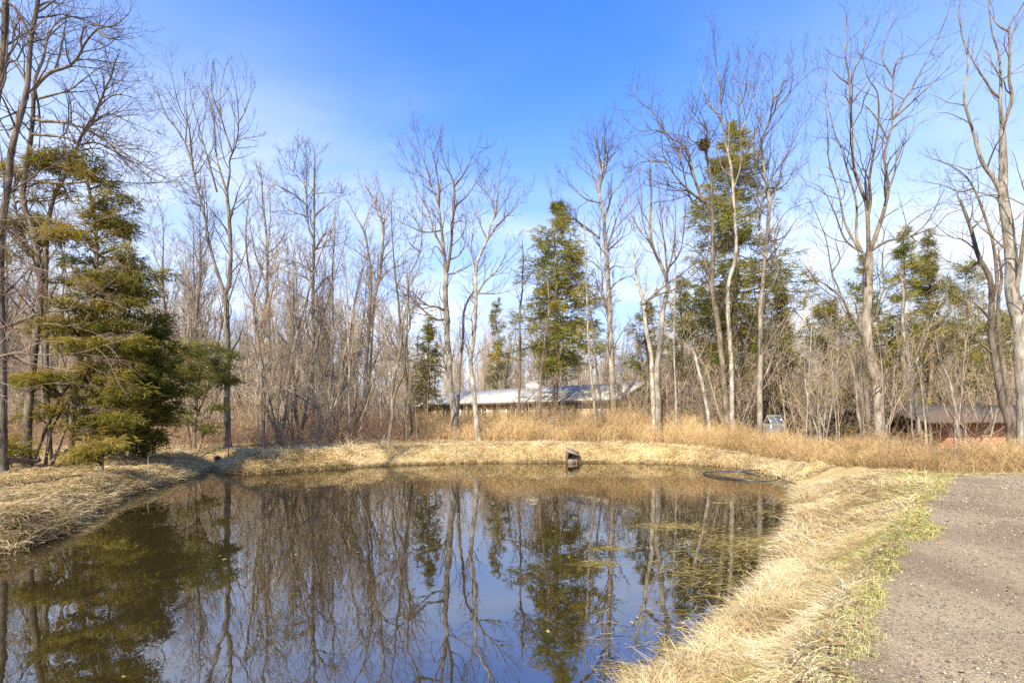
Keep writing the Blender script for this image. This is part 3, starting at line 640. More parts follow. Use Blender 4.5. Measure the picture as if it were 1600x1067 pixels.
ALLTREES = []
def traced(seed, d, limbs, label, bark='bark_grey', twig='twig', dens=1.0, up=0.06, depth=0.35, group=None, rmin=None, wig=0.25, t0=0.25, name='bare_tree', mult=(1, 1, 1), z0=None, rootflare=1.5):
    """limbs: [(w0, w1, [(px, py), ...]), ...] measured on the photograph, the first one from the ground up; each limb gets its own lean in depth"""
    r = np.random.default_rng(seed); pts = []; P3d = []; R3d = []; Kn = 26
    rmin = rmin or max(0.0045, 0.00024 * d)
    for li, (w0, w1, pl) in enumerate(limbs):
        pl = np.array(pl, float)
        if li == 0: dd = np.full(len(pl), float(d))
        else:
            q = np.array(pts); j = np.argmin(np.hypot(q[:, 0] - pl[0, 0], q[:, 1] - pl[0, 1])); d0 = q[j, 2]
            if np.hypot(q[j, 0] - pl[0, 0], q[j, 1] - pl[0, 1]) < 9: pl[0] = q[j, :2]
            cl = np.r_[0, np.cumsum(np.hypot(*np.diff(pl, axis=0).T))] / FPX * d
            dd = d0 + cl * r.uniform(-depth, depth) 
        P = np.stack([pt(x, y, z) for (x, y), z in zip(pl, dd)]); 
        if li == 0:
            P[0, 2] = float(height(P[0:1, 0], P[0:1, 1])[0]) - 0.08 if z0 is None else z0
        tt_ = np.linspace(0, 1, len(pl)); w0_ = w0 * (0.76 if li == 0 else 0.70); w1_ = w1 * (0.7 if li == 0 else 0.40)
        R = (w1_ + (w0_ - w1_) * (1 - tt_) ** (1.0 if li == 0 else 1.25)) / 2 / FPX * d
        P, R = resample(P, R, Kn)
        if li == 0: R = R * (1 + (rootflare - 1) * np.exp(-np.linspace(0, 1, Kn) * np.linalg.norm(P[-1] - P[0]) / 0.45))
        P3d.append(P); R3d.append(R)
        for k in range(Kn): pts.append((P[k, 0] / P[k, 1] * FPX + 800, HOR - (P[k, 2] - CAMH) / P[k, 1] * FPX, P[k, 1]))
    P3d = np.array(P3d); R3d = np.maximum(np.array(R3d), rmin)
    P3d[:, 1:] = wiggle(r, P3d, R3d, wig)[:, 1:]
    base = P3d[0, 0].copy(); base[2] += 0.08
    root = empty(name, base, label, 'tree', group)
    link(bpy.data.objects.new('trunk', mesh_from('trunk', *[q if i else q - base for i, q in enumerate(tubes(P3d[:1], R3d[:1], 12))], M[bark], smooth=True)), root)
    for k in range(1, len(limbs)):
        V, F = tubes(P3d[k:k + 1], R3d[k:k + 1], 8); link(bpy.data.objects.new('limb', mesh_from('limb', V - base, F, M['bark_pale2' if bark == 'bark_pale' else 'bark_limb'], smooth=True)), root)
    bag = Bag(); Ht = P3d[:, :, 2].max() - base[2]
    tw = P3d.copy(); rw = R3d
    # every limb runs out into a thin leader instead of stopping blunt
    te = np.where(R3d[:, -1] < 0.055)[0]; nl_ = len(te)
    if nl_:
        LP = np.zeros((nl_, 8, 3)); LP[:, 0] = P3d[te, -1]; D = unit(P3d[te, -1] - P3d[te, -3]); ll_ = r.uniform(0.4, 0.95, nl_) * min(1.0, Ht / 16)
        for k in range(1, 8):
            D = unit(D + r.normal(0, 0.11, (nl_, 3)) + np.array((0, 0, 0.05))); LP[:, k] = LP[:, k - 1] + D * (ll_ / 7)[:, None]
        LR = R3d[te, -1][:, None] * np.linspace(0.95, 0.25, 8)[None]; LR = np.maximum(LR, rmin)
        bag.add(tubes(LP, LR, 6), np.full(nl_ * 48, 0.42)); twigs(r, bag, LP, LR, Ht, rmin, dens * 1.3, up, t0=0.1, mult=mult)
    if len(limbs) > 1 and t0 is not None:
        a0 = np.full(len(limbs), 0.12); 
        twigs(r, bag, tw[:1], rw[:1], Ht, rmin, dens * 0.75, up, t0=max(t0, 0.3), mult=mult)
        twigs(r, bag, tw[1:], rw[1:], Ht, rmin, dens, up, t0=0.15, mult=mult)
    else: twigs(r, bag, tw, rw, Ht, rmin, dens, up, t0=t0 or 0.25, mult=mult)
    link(bpy.data.objects.new('crown', bag.mesh('crown', M[twig], base)), root)
    return root

def grown(seed, Ht, r0, nstem=1, nl=12, bark='bark_grey', twig='twig', rmin=0.008, ang=(0.35, 0.8), up=0.10, lean=0.05, dens=0.6, t0=0.3, ll=0.3, sides=7):
    """a free-grown bare tree around its own origin: (trunk mesh, crown mesh)"""
    r = np.random.default_rng(seed); Pm = []; Rm = []
    for sidx in range(nstem):
        n = 10; P = np.zeros((n, 3)); a = r.uniform(0, 2 * pi); D = unit(np.array([math.cos(a) * lean * (1 + 2.5 * (nstem > 1)), math.sin(a) * lean * (1 + 2.5 * (nstem > 1)), 1.0]))
        h = Ht * (1 if sidx == 0 else r.uniform(0.7, 0.98))
        for k in range(1, n): D = unit(D + r.normal(0, 0.045, 3) + np.array((0, 0, 0.05))); P[k] = P[k - 1] + D * h / (n - 1)
        P[0, 2] -= 0.15
        p, q = resample(P, r0 * np.linspace(1, 0.12, n) * (1 if sidx == 0 else 0.75), 22); Pm.append(p); Rm.append(q)
    Pm = np.array(Pm); Rm = np.array(Rm); L0 = plen(Pm)
    bagT = Bag(); bagT.add(tubes(Pm, Rm, sides)); bagC = Bag()
    P1, R1 = spawn(r, Pm, Rm, np.full(nstem, max(3, nl // nstem)), t0, 0.97, ang, lambda i, t: L0[i] * ll * r.uniform(0.6, 1.2, len(i)) * (1.25 - 0.95 * t), 12, 0.09, up, 0.6, rmin * 1.6, 0.2)
    bagC.add(tubes(P1, R1, 5), np.full(len(P1) * 60, 0.45))
    twigs(r, bagC, P1, R1, Ht, rmin, dens, up * 0.7, t0=0.15)
    return bagT.mesh('trunk', M[bark], smooth=True), bagC.mesh('crown', M[twig])
def plant(name, meshes, loc, rz, s, label, group, cat='tree'):
    root = empty(name, loc, label, cat, group); root.rotation_euler = (0, 0, rz); root.scale = (s, s, s)
    for nm, me in zip(('trunk', 'crown'), meshes): link(bpy.data.objects.new(nm, me), root)
    return root

# --- evergreens: sprays of narrow needle blades packed on boughs
def sprays(r, C, D, n, size, width, droop=0.25, fan=0.8):
    """C (m,3) spray roots, D (m,3) directions -> n needle blades each"""
    m_ = len(C); idx = np.repeat(np.arange(m_), n); k = len(idx)
    d = unit(D[idx] + r.normal(0, fan, (k, 3)) * np.array((1, 1, 0.6)) - np.array((0, 0, droop)) * r.random((k, 1)))
    L = size * r.uniform(0.5, 1.3, k); b = C[idx] + r.normal(0, 0.25 * size, (k, 3)) * np.array((1, 1, 0.5))
    P = np.stack((b, b + d * (L * 0.55)[:, None], b + d * L[:, None] - np.array((0, 0, 0.12)) * L[:, None]), 1)
    Wd = (width * r.uniform(0.6, 1.3, k))[:, None] * np.array((0.55, 1.0, 0.3))[None]
    return ribbons(P, Wd, unit(np.cross(d, r.normal(0, 1, (k, 3)))))
def evergreen(seed, px, d, ytop, ybot, hw, label, style='pine', nb=60, ns=26, nn=7, size=0.30, width=0.016, mat='pine', lean=0, shape=1.0, trunk_w=None, skew=0, name='pine_tree', group=None, gap=0.35, ground_py=None, stems=None, droop=0.0, tip_up=0.15, cat='tree'):
    """trunk + dead lower limbs + a crown of boughs carrying sprays; measures from the photograph at distance d"""
    r = np.random.default_rng(seed); k = d / FPX
    top = pt(px + lean, ytop, d); base = pt(px, HOR, d); base[2] = float(height(base[:1], base[1:2])[0])
    Ht = top[2] - base[2]; z_lo = CAMH - (ybot - HOR) * k - base[2]; Rm = hw * k
    w = (trunk_w or max(7, hw * 0.13)) * k / 2
    P = np.stack((np.linspace(0, top[0] - base[0], 8) + np.r_[0, r.normal(0, w * 0.5, 7)], np.r_[0, r.normal(0, w * 0.5, 7)], np.linspace(-0.1, Ht, 8)), 1)
    P, R = resample(P, np.linspace(w * 1.15, 0.02, 8), 24)
    root = empty(name, base, label, cat, group)
    V, F = tubes(P[None], R[None], 9); link(bpy.data.objects.new('trunk', mesh_from('trunk', V, F, M['bark_pine'], smooth=True)), root)
    # boughs in loose whorls
    u = np.sort(r.random(nb) ** 0.85); zz = z_lo + (Ht - z_lo) * u
    if style == 'pine': zz = z_lo + (Ht - z_lo) * np.clip(np.round(u * nb / 5) / (nb / 5) + r.normal(0, 0.012, nb), 0, 0.985)
    uu = (zz - z_lo) / (Ht - z_lo)
    prof = np.clip((1 - uu) ** (0.75 * shape), 0.04, 1) * (0.55 + 0.45 * sstep(0, 0.22, uu)) * r.uniform(1 - gap * 1.4, 1.12, nb)
    a = r.uniform(0, 2 * pi, nb); L = np.maximum(Rm * prof, 0.15)
    L = L * (1 + skew * np.cos(a))
    Kb = 7; cx = np.interp(zz, P[:, 2], P[:, 0]); cy = np.interp(zz, P[:, 2], P[:, 1])
    B = np.zeros((nb, Kb, 3)); B[:, 0] = np.stack((cx, cy, zz), 1); slope = (0.55 * uu + 0.05 - droop) + r.normal(0, 0.10, nb)
    D = unit(np.stack((np.cos(a), np.sin(a), slope), 1))
    for j in range(1, Kb):
        D = unit(D + r.normal(0, 0.07, (nb, 3)) + np.array((0, 0, tip_up * (j / Kb) - 0.03))); B[:, j] = B[:, j - 1] + D * (L / (Kb - 1))[:, None]
    br = np.maximum(0.012, L * 0.013)[:, None] * np.linspace(1, 0.3, Kb)[None]
    bagB = Bag(); bagB.add(tubes(B, br, 5), np.full(nb * Kb * 5, 0.25))
    # dead snags under the crown
    nd = max(4, nb // 5); zd = np.linspace(Ht * 0.12, max(z_lo, Ht * 0.15) + 0.2, nd); ad = r.uniform(0, 2 * pi, nd)
    Pd = np.zeros((nd, 5, 3)); Pd[:, 0] = np.stack((np.interp(zd, P[:, 2], P[:, 0]), np.interp(zd, P[:, 2], P[:, 1]), zd), 1); Dd = unit(np.stack((np.cos(ad), np.sin(ad), r.normal(0.05, 0.2, nd)), 1))
    for j in range(1, 5): Dd = unit(Dd + r.normal(0, 0.12, (nd, 3)) - np.array((0, 0, 0.04))); Pd[:, j] = Pd[:, j - 1] + Dd * (Rm * r.uniform(0.25, 0.75, nd) / 4)[:, None]
    Rd = np.full((nd, 5), 0.02) * np.linspace(1, 0.4, 5); bagB.add(tubes(Pd, Rd, 4), np.full(nd * 20, 0.4))
    P3, R3 = spawn(r, Pd, Rd, np.full(nd, 5), 0.3, 1, (0.4, 0.9), lambda i, t: Rm * r.uniform(0.1, 0.28, len(i)), 4, 0.12, -0.02, 0.6, 0.007, 0.5); bagB.add(tubes(P3, R3, 3), np.full(len(P3) * 12, 0.5))
    link(bpy.data.objects.new('branches', bagB.mesh('branches', M['twig_dark'])), root)
    # side shoots, then sprays along them
    cnt = np.maximum(3, (ns * L / L.max()).astype(int) + 3); i = np.repeat(np.arange(nb), cnt); mm = len(i)
    t = np.clip(r.beta(1.7, 1.0, mm), 0.12, 1) * (Kb - 1); i0 = np.minimum(t.astype(int), Kb - 2); f = (t - i0)[:, None]
    b = B[i, i0] * (1 - f) + B[i, i0 + 1] * f; T = unit(B[i, i0 + 1] - B[i, i0]); sgn = r.choice([-1, 1], mm); Sd = unit(np.cross(T, np.array((0, 0, 1.0)))) * sgn[:, None]
    off = L[i] * (0.34 if style != 'cedar' else 0.26) * r.random(mm) * (1.1 - 0.7 * t / (Kb - 1))
    c = b + (Sd * 0.8 + T * 0.5) * off[:, None] + np.stack((np.zeros(mm), np.zeros(mm), r.normal(-0.03, 0.11 * (2 if style == 'cedar' else 1), mm)), 1) * (1 + L[i] * 0.5)[:, None]
    dirs = unit(T * 0.7 + Sd * 0.7 + np.array((0, 0, 0.12 if style == 'pine' else -0.05)))
    VF = sprays(r, c, dirs, nn, size, width, 0.15 if style == 'pine' else 0.45, 0.95)
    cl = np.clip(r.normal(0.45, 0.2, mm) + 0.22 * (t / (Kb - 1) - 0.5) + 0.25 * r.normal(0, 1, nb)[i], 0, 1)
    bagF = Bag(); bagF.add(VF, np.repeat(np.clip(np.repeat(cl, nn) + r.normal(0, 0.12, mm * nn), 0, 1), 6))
    link(bpy.data.objects.new('crown', bagF.mesh('crown', M[mat])), root)
    return root
def padded(seed, d, base_px, stems_px, pads, label, mat='cedar', name='cedar_tree', nn=7, size=0.24, width=0.013, rho=1.0, depth=1.0):
    """ragged evergreen: stems and boughs run out to flat ragged pads of foliage (px centre, py centre, px half width, px half height, depth offset)"""
    r = np.random.default_rng(seed); k = d / FPX; base = pt(base_px, HOR, d); base[2] = float(height(base[:1], base[1:2])[0])
    root = empty(name, base, label, 'tree'); SP = []; SR = []
    for (w0, w1, pl) in stems_px:
        P = np.stack([pt(x, y, d + r.normal(0, 0.15)) for x, y in pl]); 
        if pl[0][1] > 690: P[0, 2] = float(height(P[:1, 0], P[:1, 1])[0]) - 0.08
        p, q = resample(P - base, np.linspace(w0, w1, len(pl)) / 2 * k, 20); SP.append(p); SR.append(q)
    SP = np.array(SP); SR = np.array(SR)
    V, F = tubes(SP[:1], SR[:1], 9); link(bpy.data.objects.new('trunk', mesh_from('trunk', V, F, M['bark_pine'], smooth=True)), root)
    for j in range(1, len(SP)):
        V, F = tubes(SP[j:j + 1], SR[j:j + 1], 7); link(bpy.data.objects.new('stem', mesh_from('stem', V, F, M['bark_pine'], smooth=True)), root)
    allp = SP.reshape(-1, 3); bagB = Bag(); bagF = Bag(); BP = []; BR = []
    for (px, py, rx, ry, off, dn) in pads:
        c = pt(px, py, d + off * depth) - base; j = np.argmin(((allp - c - np.array((0, 0, -0.35 * abs(rx) * k))) ** 2).sum(1)); q = allp[j]
        nb = max(3, int(rx * k * 5)); 
        for b_ in range(nb):
            e = c + np.array((r.uniform(-1, 1) * rx * k, r.uniform(-1, 1) * rx * k * 0.8, r.uniform(-0.7, 0.7) * ry * k)); mid = (q + e) / 2 + r.normal(0, 0.12, 3) + np.array((0, 0, 0.10))
            p, rr_ = resample(np.stack((q, mid, e)), np.array((0.030, 0.018, 0.007)), 7); BP.append(p); BR.append(rr_)
        n = int(rho * dn * (rx * k) * (0.4 + ry * k) * 330)
        g = r.normal(0, 0.5, (n, 3)) * np.array((rx * k, rx * k * 0.85, ry * k)); g = g[(np.abs(g / np.array((rx * k, rx * k * 0.85, ry * k))) < 1.15).all(1)]
        # clump: keep sprays near a few sub-centres so light shows through
        nc = max(4, int(len(g) / 26)); cc = g[r.integers(0, len(g), nc)]; w = r.integers(0, nc, len(g)); g = cc[w] + r.normal(0, 1, g.shape) * np.array((0.26, 0.26, 0.11)) 
        C = c + g; D = unit(g * np.array((1, 1, 0.3)) / (rx * k) + np.array((0.25, -0.1, 0.05)) + r.normal(0, 0.3, g.shape))
        tn = np.clip(r.normal(0.45, 0.2, nc)[w] + 0.35 * g[:, 2] / (ry * k + 0.1) - 0.22 * g[:, 0] / (rx * k), 0, 1)  # sunlit top and left side of each pad put into the tint
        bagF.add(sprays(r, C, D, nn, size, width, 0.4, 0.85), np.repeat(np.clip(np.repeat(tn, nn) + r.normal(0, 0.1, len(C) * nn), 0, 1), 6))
    BP = np.array(BP); BR = np.array(BR); bagB.add(tubes(BP, BR, 5), np.full(len(BP) * 35, 0.3))
    P3, R3 = spawn(r, BP, BR, np.full(len(BP), 5), 0.25, 1, (0.4, 0.9), lambda i, t: r.uniform(0.2, 0.6, len(i)), 4, 0.12, 0, 0.6, 0.006, 0.5); bagB.add(tubes(P3, R3, 3), np.full(len(P3) * 12, 0.4))
    link(bpy.data.objects.new('branches', bagB.mesh('branches', M['twig_dark'])), root)
    link(bpy.data.objects.new('crown', bagF.mesh('crown', M[mat])), root)
    return root
# ------------------------------------------------------------------ the bare trees round the pond, measured limb by limb
# far left cluster
traced(101, 13.5, [(17, 9, [(-46, 740), (-30, 560), (-18, 300), (-8, 170), (2, 105), (8, 40), (9, -40), (14, -150), (22, -260)]),
    (6, 2, [(2, 105), (12, 92), (20, 72), (24, 40), (40, -20)]), (5, 2, [(-5, 150), (12, 100), (26, 95), (40, 70), (70, 55), (110, 50)]),
    (6, 2, [(8, 0), (30, 20), (40, 40), (47, 55), (60, 40), (90, 10), (130, -20)])],
    'dark leaning trunk cut by the left edge, its upper limbs over the cedar', 'bark_dark', 'twig_dark', 0.8)
traced(102, 17, [(15, 6, [(4, 725), (4, 620), (2, 520), (0, 420), (4, 339), (10, 313), (16, 270), (18, 239), (25, 209), (36, 173), (43, 144), (46, 101), (48, 56), (56, 22), (60, 0), (66, -60), (72, -150)]),
    (5, 2, [(43, 130), (32, 112), (20, 95), (10, 90), (-15, 110)]), (5, 2, [(46, 55), (38, 40), (28, 22), (14, 2), (-5, -25)]), (4, 2, [(56, 15), (70, 5), (90, 5), (115, 12), (140, 14)]),
    (5, 2, [(38, 165), (20, 178), (0, 186), (-30, 192)]), (5, 2, [(34, 180), (20, 200), (0, 204), (-25, 210)])],
    'tall brown trunk beside the left edge, curving right as it rises above the cedar', 'bark_dark', 'twig_dark', 1.0)
traced(103, 19, [(15, 7, [(42, 718), (43, 664), (46, 623), (54, 541), (61, 487), (64, 440), (58, 390), (48, 345), (36, 320), (38, 281), (44, 244), (50, 202), (52, 157), (54, 138)]),
    (8, 3, [(54, 138), (64, 126), (80, 113), (100, 107), (116, 97), (128, 78), (134, 66), (148, 50), (160, 43), (178, 41), (190, 32), (199, 24)]),
    (5, 2, [(128, 75), (127, 58), (136, 40), (160, 40)]), (5, 1.5, [(150, 48), (168, 60), (185, 58), (205, 52)]),
    (7, 3, [(54, 138), (56, 120), (68, 90), (74, 62), (84, 40), (100, 28), (118, 28), (140, 38)]), (4, 1.5, [(76, 56), (95, 40), (108, 34), (130, 42)]),
    (8, 2, [(50, 188), (70, 190), (95, 191), (130, 200), (160, 217), (200, 243), (240, 268), (290, 296)]), (6, 2, [(48, 215), (100, 215), (126, 226), (150, 223), (185, 240), (215, 262), (245, 283), (285, 285)]),
    (5, 2, [(40, 270), (60, 284), (110, 286), (170, 284), (230, 287), (285, 281)]), (6, 3, [(54, 140), (60, 165), (63, 200), (60, 240)]),
    (5, 2, [(60, 155), (85, 148), (110, 140), (130, 125), (160, 105), (190, 112)])],
    'much branched bare tree behind the cedar with one long limb reaching right', 'bark_dark', 'twig_dark', 1.15, up=0.02, depth=0.5, mult=(1.3, 1, 1))
traced(104, 21, [(9, 3, [(78, 712), (72, 560), (72, 400), (80, 320), (95, 287), (117, 240), (126, 214), (144, 191), (155, 162), (161, 146), (174, 118), (180, 95)]),
    (4, 1.5, [(144, 191), (170, 178), (200, 190), (235, 205)]), (4, 1.5, [(155, 162), (175, 150), (200, 150), (222, 160)]), (4, 1.5, [(120, 235), (150, 232), (178, 245), (200, 270)])],
    'slender tree leaning to the right out of the top of the cedar', 'bark_dark', 'twig_dark', 1.3, mult=(1.4, 1, 1))
traced(105, 10.5, [(22, 14, [(-120, 780), (-118, 560), (-112, 300), (-100, 60), (-95, -150)]),
    (10, 2.5, [(-116, 530), (-60, 525), (0, 513), (33, 501), (70, 488), (110, 483), (142, 465), (175, 440)]), (4, 1.5, [(33, 501), (60, 507), (85, 503), (120, 512)]),
    (8, 2, [(-116, 575), (-60, 570), (0, 557), (27, 551), (54, 554), (90, 553), (124, 551), (160, 540)]), (6, 2, [(-116, 590), (-40, 592), (0, 598), (35, 607), (70, 600)]),
    (6, 1.5, [(-112, 400), (-50, 410), (0, 424), (50, 418), (100, 430), (150, 425)]), (6, 1.5, [(-112, 350), (-50, 340), (0, 345), (60, 340), (110, 350), (150, 345)]),
    (5, 1.5, [(-112, 330), (-40, 378), (10, 385), (60, 370), (110, 380)]), (5, 1.5, [(-112, 450), (-50, 455), (0, 462), (40, 452), (80, 455)])],
    'pale sunlit boughs with reddish twigs reaching in from the left edge across the cedar', 'bark_grey', 'twig_red', 0.8, up=-0.02, depth=0.3, mult=(1.3, 1.2, 1.2), rmin=0.0036)
# twin stem
traced(106, 29, [(13, 7, [(356, 692), (355, 650), (354, 619), (356, 546), (354, 485), (351, 460), (357, 448), (359, 425), (360, 390), (358, 350), (354, 300)]),
    (8, 2.5, [(351, 460), (345, 440), (338, 421), (327, 380), (320, 339), (306, 283), (296, 241), (283, 212), (261, 181), (250, 155), (241, 135)]),
    (5, 1.5, [(303, 268), (298, 230), (295, 198), (281, 170), (272, 135), (267, 109)]), (4, 1.5, [(290, 225), (292, 190), (290, 160), (288, 125)]), (4, 1.5, [(339, 300), (323, 241), (309, 193), (300, 160), (297, 140)]),
    (5, 1.5, [(354, 300), (345, 270), (338, 241), (335, 198), (326, 150), (322, 122)]), (5, 2, [(354, 300), (359, 270), (359, 250), (368, 228), (373, 195), (370, 150), (365, 122)]),
    (4, 1.5, [(358, 235), (350, 200), (345, 178), (344, 148), (350, 114)]), (3.5, 1.2, [(373, 195), (384, 172), (392, 150)]), (3.5, 1.2, [(371, 221), (382, 216), (402, 214)]), (5, 1.5, [(361, 345), (366, 320), (373, 297), (385, 272)]),
    (4, 1.5, [(345, 178), (338, 165), (330, 140), (332, 110)]), (3, 1, [(360, 380), (385, 420), (400, 440)]), (3, 1, [(340, 425), (310, 395), (290, 380)])],
    'tall two stemmed grey tree forking low behind the left corner of the pond', 'bark_grey', 'twig_dark', 0.75, up=0.16, mult=(1, 0.9, 0.8))
traced(107, 29.5, [(6.5, 4.5, [(498, 699), (499, 680), (500, 660), (499, 645), (498, 638)]), (5, 1.5, [(498, 638), (490, 634), (470, 622), (455, 612), (446, 600), (434, 558), (425, 530), (418, 500)]),
    (4, 1.5, [(498, 638), (497, 622), (493, 611), (485, 602), (482, 588), (490, 560)]), (4, 1.5, [(498, 638), (506, 632), (514, 622), (524, 600), (530, 570)]), (3, 1, [(446, 604), (470, 600), (485, 590)])],
    'small pale smooth stemmed tree standing alone on the bank with low crooked forks', 'bark_pale', 'twig', 0.8, t0=0.7, mult=(1, .9, .8))
traced(108, 31, [(6, 3, [(475, 696), (470, 680), (464, 664), (457, 631), (447, 622), (438, 600), (440, 570), (430, 540)]), (3, 1, [(462, 650), (472, 630), (478, 605)])],
    'crooked dark sapling in the thicket left of the pale smooth stem', 'bark_dark', 'twig', 0.8, mult=(1, 1, .8))
traced(109, 40, [(9, 2.5, [(489, 690), (489, 640), (488, 565), (490, 507), (489, 460), (490, 415), (491, 366), (491, 320), (491, 280), (492, 250)]),
    (5, 1.5, [(489, 376), (484, 360), (480, 335), (477, 293), (468, 280), (458, 269), (446, 255), (438, 240)]), (4, 1.5, [(488, 424), (475, 416), (463, 410), (444, 405), (424, 402)]), (4, 1.3, [(479, 342), (456, 330), (440, 320), (427, 313)]),
    (3.5, 1.2, [(476, 320), (465, 308), (449, 298), (430, 288), (413, 276)]), (4, 1.2, [(491, 390), (510, 385), (525, 383), (538, 377)]), (4, 1.2, [(491, 382), (507, 366), (518, 362), (531, 358)]), (4, 1.2, [(491, 452), (507, 437), (516, 430), (524, 416)]),
    (4, 1.2, [(491, 342), (500, 330), (512, 320), (529, 306)]), (3, 1, [(491, 306), (505, 302), (517, 301)]), (3, 1, [(458, 269), (462, 250), (466, 228)]), (3, 1, [(478, 300), (480, 265), (478, 235)]), (4, 1.2, [(489, 440), (470, 430), (450, 425), (435, 420)])],
    'straight dark trunk with tiered side limbs rising behind the small pale stem', 'bark_dark', 'twig_dark', 0.9, up=0.12)
traced(110, 43, [(8, 2, [(421, 690), (421, 597), (420, 507), (417, 444), (418, 415), (415, 356), (411, 317), (409, 281), (407, 262)]), (4, 1.3, [(418, 400), (435, 382), (446, 360), (452, 340)]), (4, 1.3, [(417, 440), (400, 400), (392, 360), (388, 330)]), (3, 1, [(413, 335), (402, 315), (398, 290)])],
    'thin straight grey tree in the wood, first one right of the two stemmed tree', 'bark_grey', 'twig', 0.9, up=0.12)
traced(111, 40, [(9, 2, [(412, 690), (410, 590), (404, 545), (399, 514), (396, 460), (391, 430), (386, 400), (384, 360), (388, 320)]), (4, 1.3, [(396, 460), (408, 430), (412, 400)]), (3, 1, [(397, 480), (378, 440), (370, 410)])],
    'curving dark tree in the wood just behind the two stemmed tree', 'bark_dark', 'twig', 0.9, up=0.12)
traced(112, 44, [(10, 3, [(568, 690), (570, 624), (572, 570), (575, 530), (582, 483), (589, 447), (595, 415), (599, 366), (595, 340), (590, 322), (580, 305), (571, 290)]), (7, 1.5, [(573, 560), (577, 500), (580, 439), (575, 390), (568, 359), (558, 342), (547, 322), (541, 308)]),
    (4, 1.2, [(599, 366), (601, 340), (605, 322), (614, 303)]), (4, 1.2, [(595, 408), (606, 397), (618, 387)]), (4, 1.2, [(590, 440), (610, 420), (628, 412)]), (3.5, 1.2, [(577, 410), (560, 395), (545, 385)]), (3, 1, [(590, 322), (588, 300), (583, 282)]), (3, 1, [(570, 360), (576, 330), (573, 300)])],
    'pale twin stemmed tree mid wood, left of the tree that leans over the thicket', 'bark_pale', 'twig', 0.9, up=0.14)
traced(113, 30.5, [(8, 2, [(607, 697), (610, 670), (613, 648), (613, 612), (619, 577), (626, 542), (630, 500), (637, 470), (638, 440), (640, 420)]), (6, 2, [(612, 640), (618, 612), (631, 584), (633, 540), (636, 522), (641, 507), (639, 483), (637, 453), (640, 430), (649, 412), (657, 390), (660, 358), (660, 320)]),
    (3, 1, [(656, 392), (645, 385), (638, 375)]), (3, 1, [(639, 485), (655, 470), (668, 450)]), (3, 1, [(626, 545), (612, 510), (608, 480)])],
    'crooked double stemmed tree standing at the left end of the tan brush', 'bark_grey', 'twig', 0.75, t0=0.35)
# the tall central tree
traced(114, 34, [(15, 9, [(713, 690), (711, 660), (709, 642), (704, 604), (700, 541), (697, 490), (696, 458), (697, 427), (695, 407)]),
    (8, 2, [(695, 407), (693, 388), (690, 358), (686, 322), (685, 285), (678, 249), (674, 232), (671, 217)]), (8, 2.5, [(697, 425), (701, 410), (705, 380), (707, 346), (710, 302), (707, 280), (700, 266), (693, 250), (688, 225)]),
    (5, 1.5, [(710, 292), (718, 281), (724, 273), (736, 249), (746, 228)]), (5, 1.5, [(709, 327), (720, 315), (729, 307), (741, 290), (753, 268)]), (6, 1.5, [(694, 392), (686, 377), (678, 363), (671, 334), (656, 305), (648, 285), (645, 264)]),
    (4, 1.3, [(680, 320), (673, 290), (658, 273), (645, 262), (631, 242)]), (4, 1.3, [(673, 293), (668, 266), (660, 245), (654, 224), (652, 203)]), (4, 1.2, [(686, 364), (672, 363), (658, 361), (640, 354), (624, 346), (600, 330)]), (3.5, 1.2, [(658, 361), (650, 345), (640, 335), (622, 322)]),
    (6, 1.5, [(695, 482), (684, 480), (668, 477), (655, 467), (646, 458), (630, 448), (615, 440), (590, 423)]), (6, 1.5, [(697, 503), (684, 500), (671, 493), (657, 480), (646, 468), (630, 459), (613, 453), (595, 445)]),
    (6, 1.5, [(700, 578), (690, 572), (681, 570), (665, 570), (651, 566), (638, 561), (625, 558), (612, 546), (600, 538), (585, 525)]), (3, 1, [(625, 560), (605, 562), (580, 568)]), (4, 1.2, [(696, 435), (715, 425), (735, 415), (750, 405)]),
    (3, 1, [(706, 350), (720, 345), (732, 352)]), (4, 1.2, [(700, 410), (718, 398), (728, 375), (727, 345)]), (4, 1.2, [(695, 400), (680, 385), (672, 410)])],
    'tall centre tree of the far bank with three low limbs curving out left', 'bark_grey', 'twig_dark', 0.8, up=0.12, depth=0.3)
traced(115, 33, [(11, 3, [(748, 692), (744, 650), (738, 592), (735, 565), (740, 529), (744, 478), (743, 440), (744, 419), (751, 395), (761, 375), (768, 346), (774, 337)]), (5, 1.5, [(774, 337), (771, 322), (766, 310), (758, 290), (753, 266)]),
    (5, 1.5, [(761, 375), (770, 362), (780, 349), (802, 329), (812, 318), (824, 305)]), (4, 1.3, [(774, 337), (782, 325), (790, 315), (800, 297)]), (4, 1.3, [(773, 335), (777, 310), (780, 285), (783, 264)]),
    (5, 1.3, [(743, 455), (758, 440), (775, 424), (787, 405), (795, 392), (807, 378)]), (4, 1.3, [(743, 457), (772, 459), (790, 456), (810, 450)]), (4, 1.3, [(745, 415), (736, 395), (738, 370), (742, 345)]), (6, 2, [(735, 565), (730, 545), (724, 533), (715, 525)]), (3, 1, [(760, 375), (750, 350), (748, 322), (752, 300)])],
    'pale crooked trunk in front of the long roof, just right of the tall central tree', 'bark_pale', 'twig_dark', 0.9, up=0.1)
traced(116, 36, [(8, 2, [(714, 690), (716, 617), (719, 561), (724, 531), (724, 491), (732, 468), (738, 461), (742, 440), (740, 400)])], 'thin pale stem between the tall central tree and the crooked trunk', 'bark_pale', 'twig', 0.6, t0=0.5)
traced(117, 37, [(6, 2, [(811, 686), (811, 627), (813, 566), (812, 493), (816, 456), (816, 432), (818, 405), (816, 380)])], 'thin straight stem in front of the long roof, left of the big pine', 'bark_dark', 'twig', 0.5, t0=0.6)
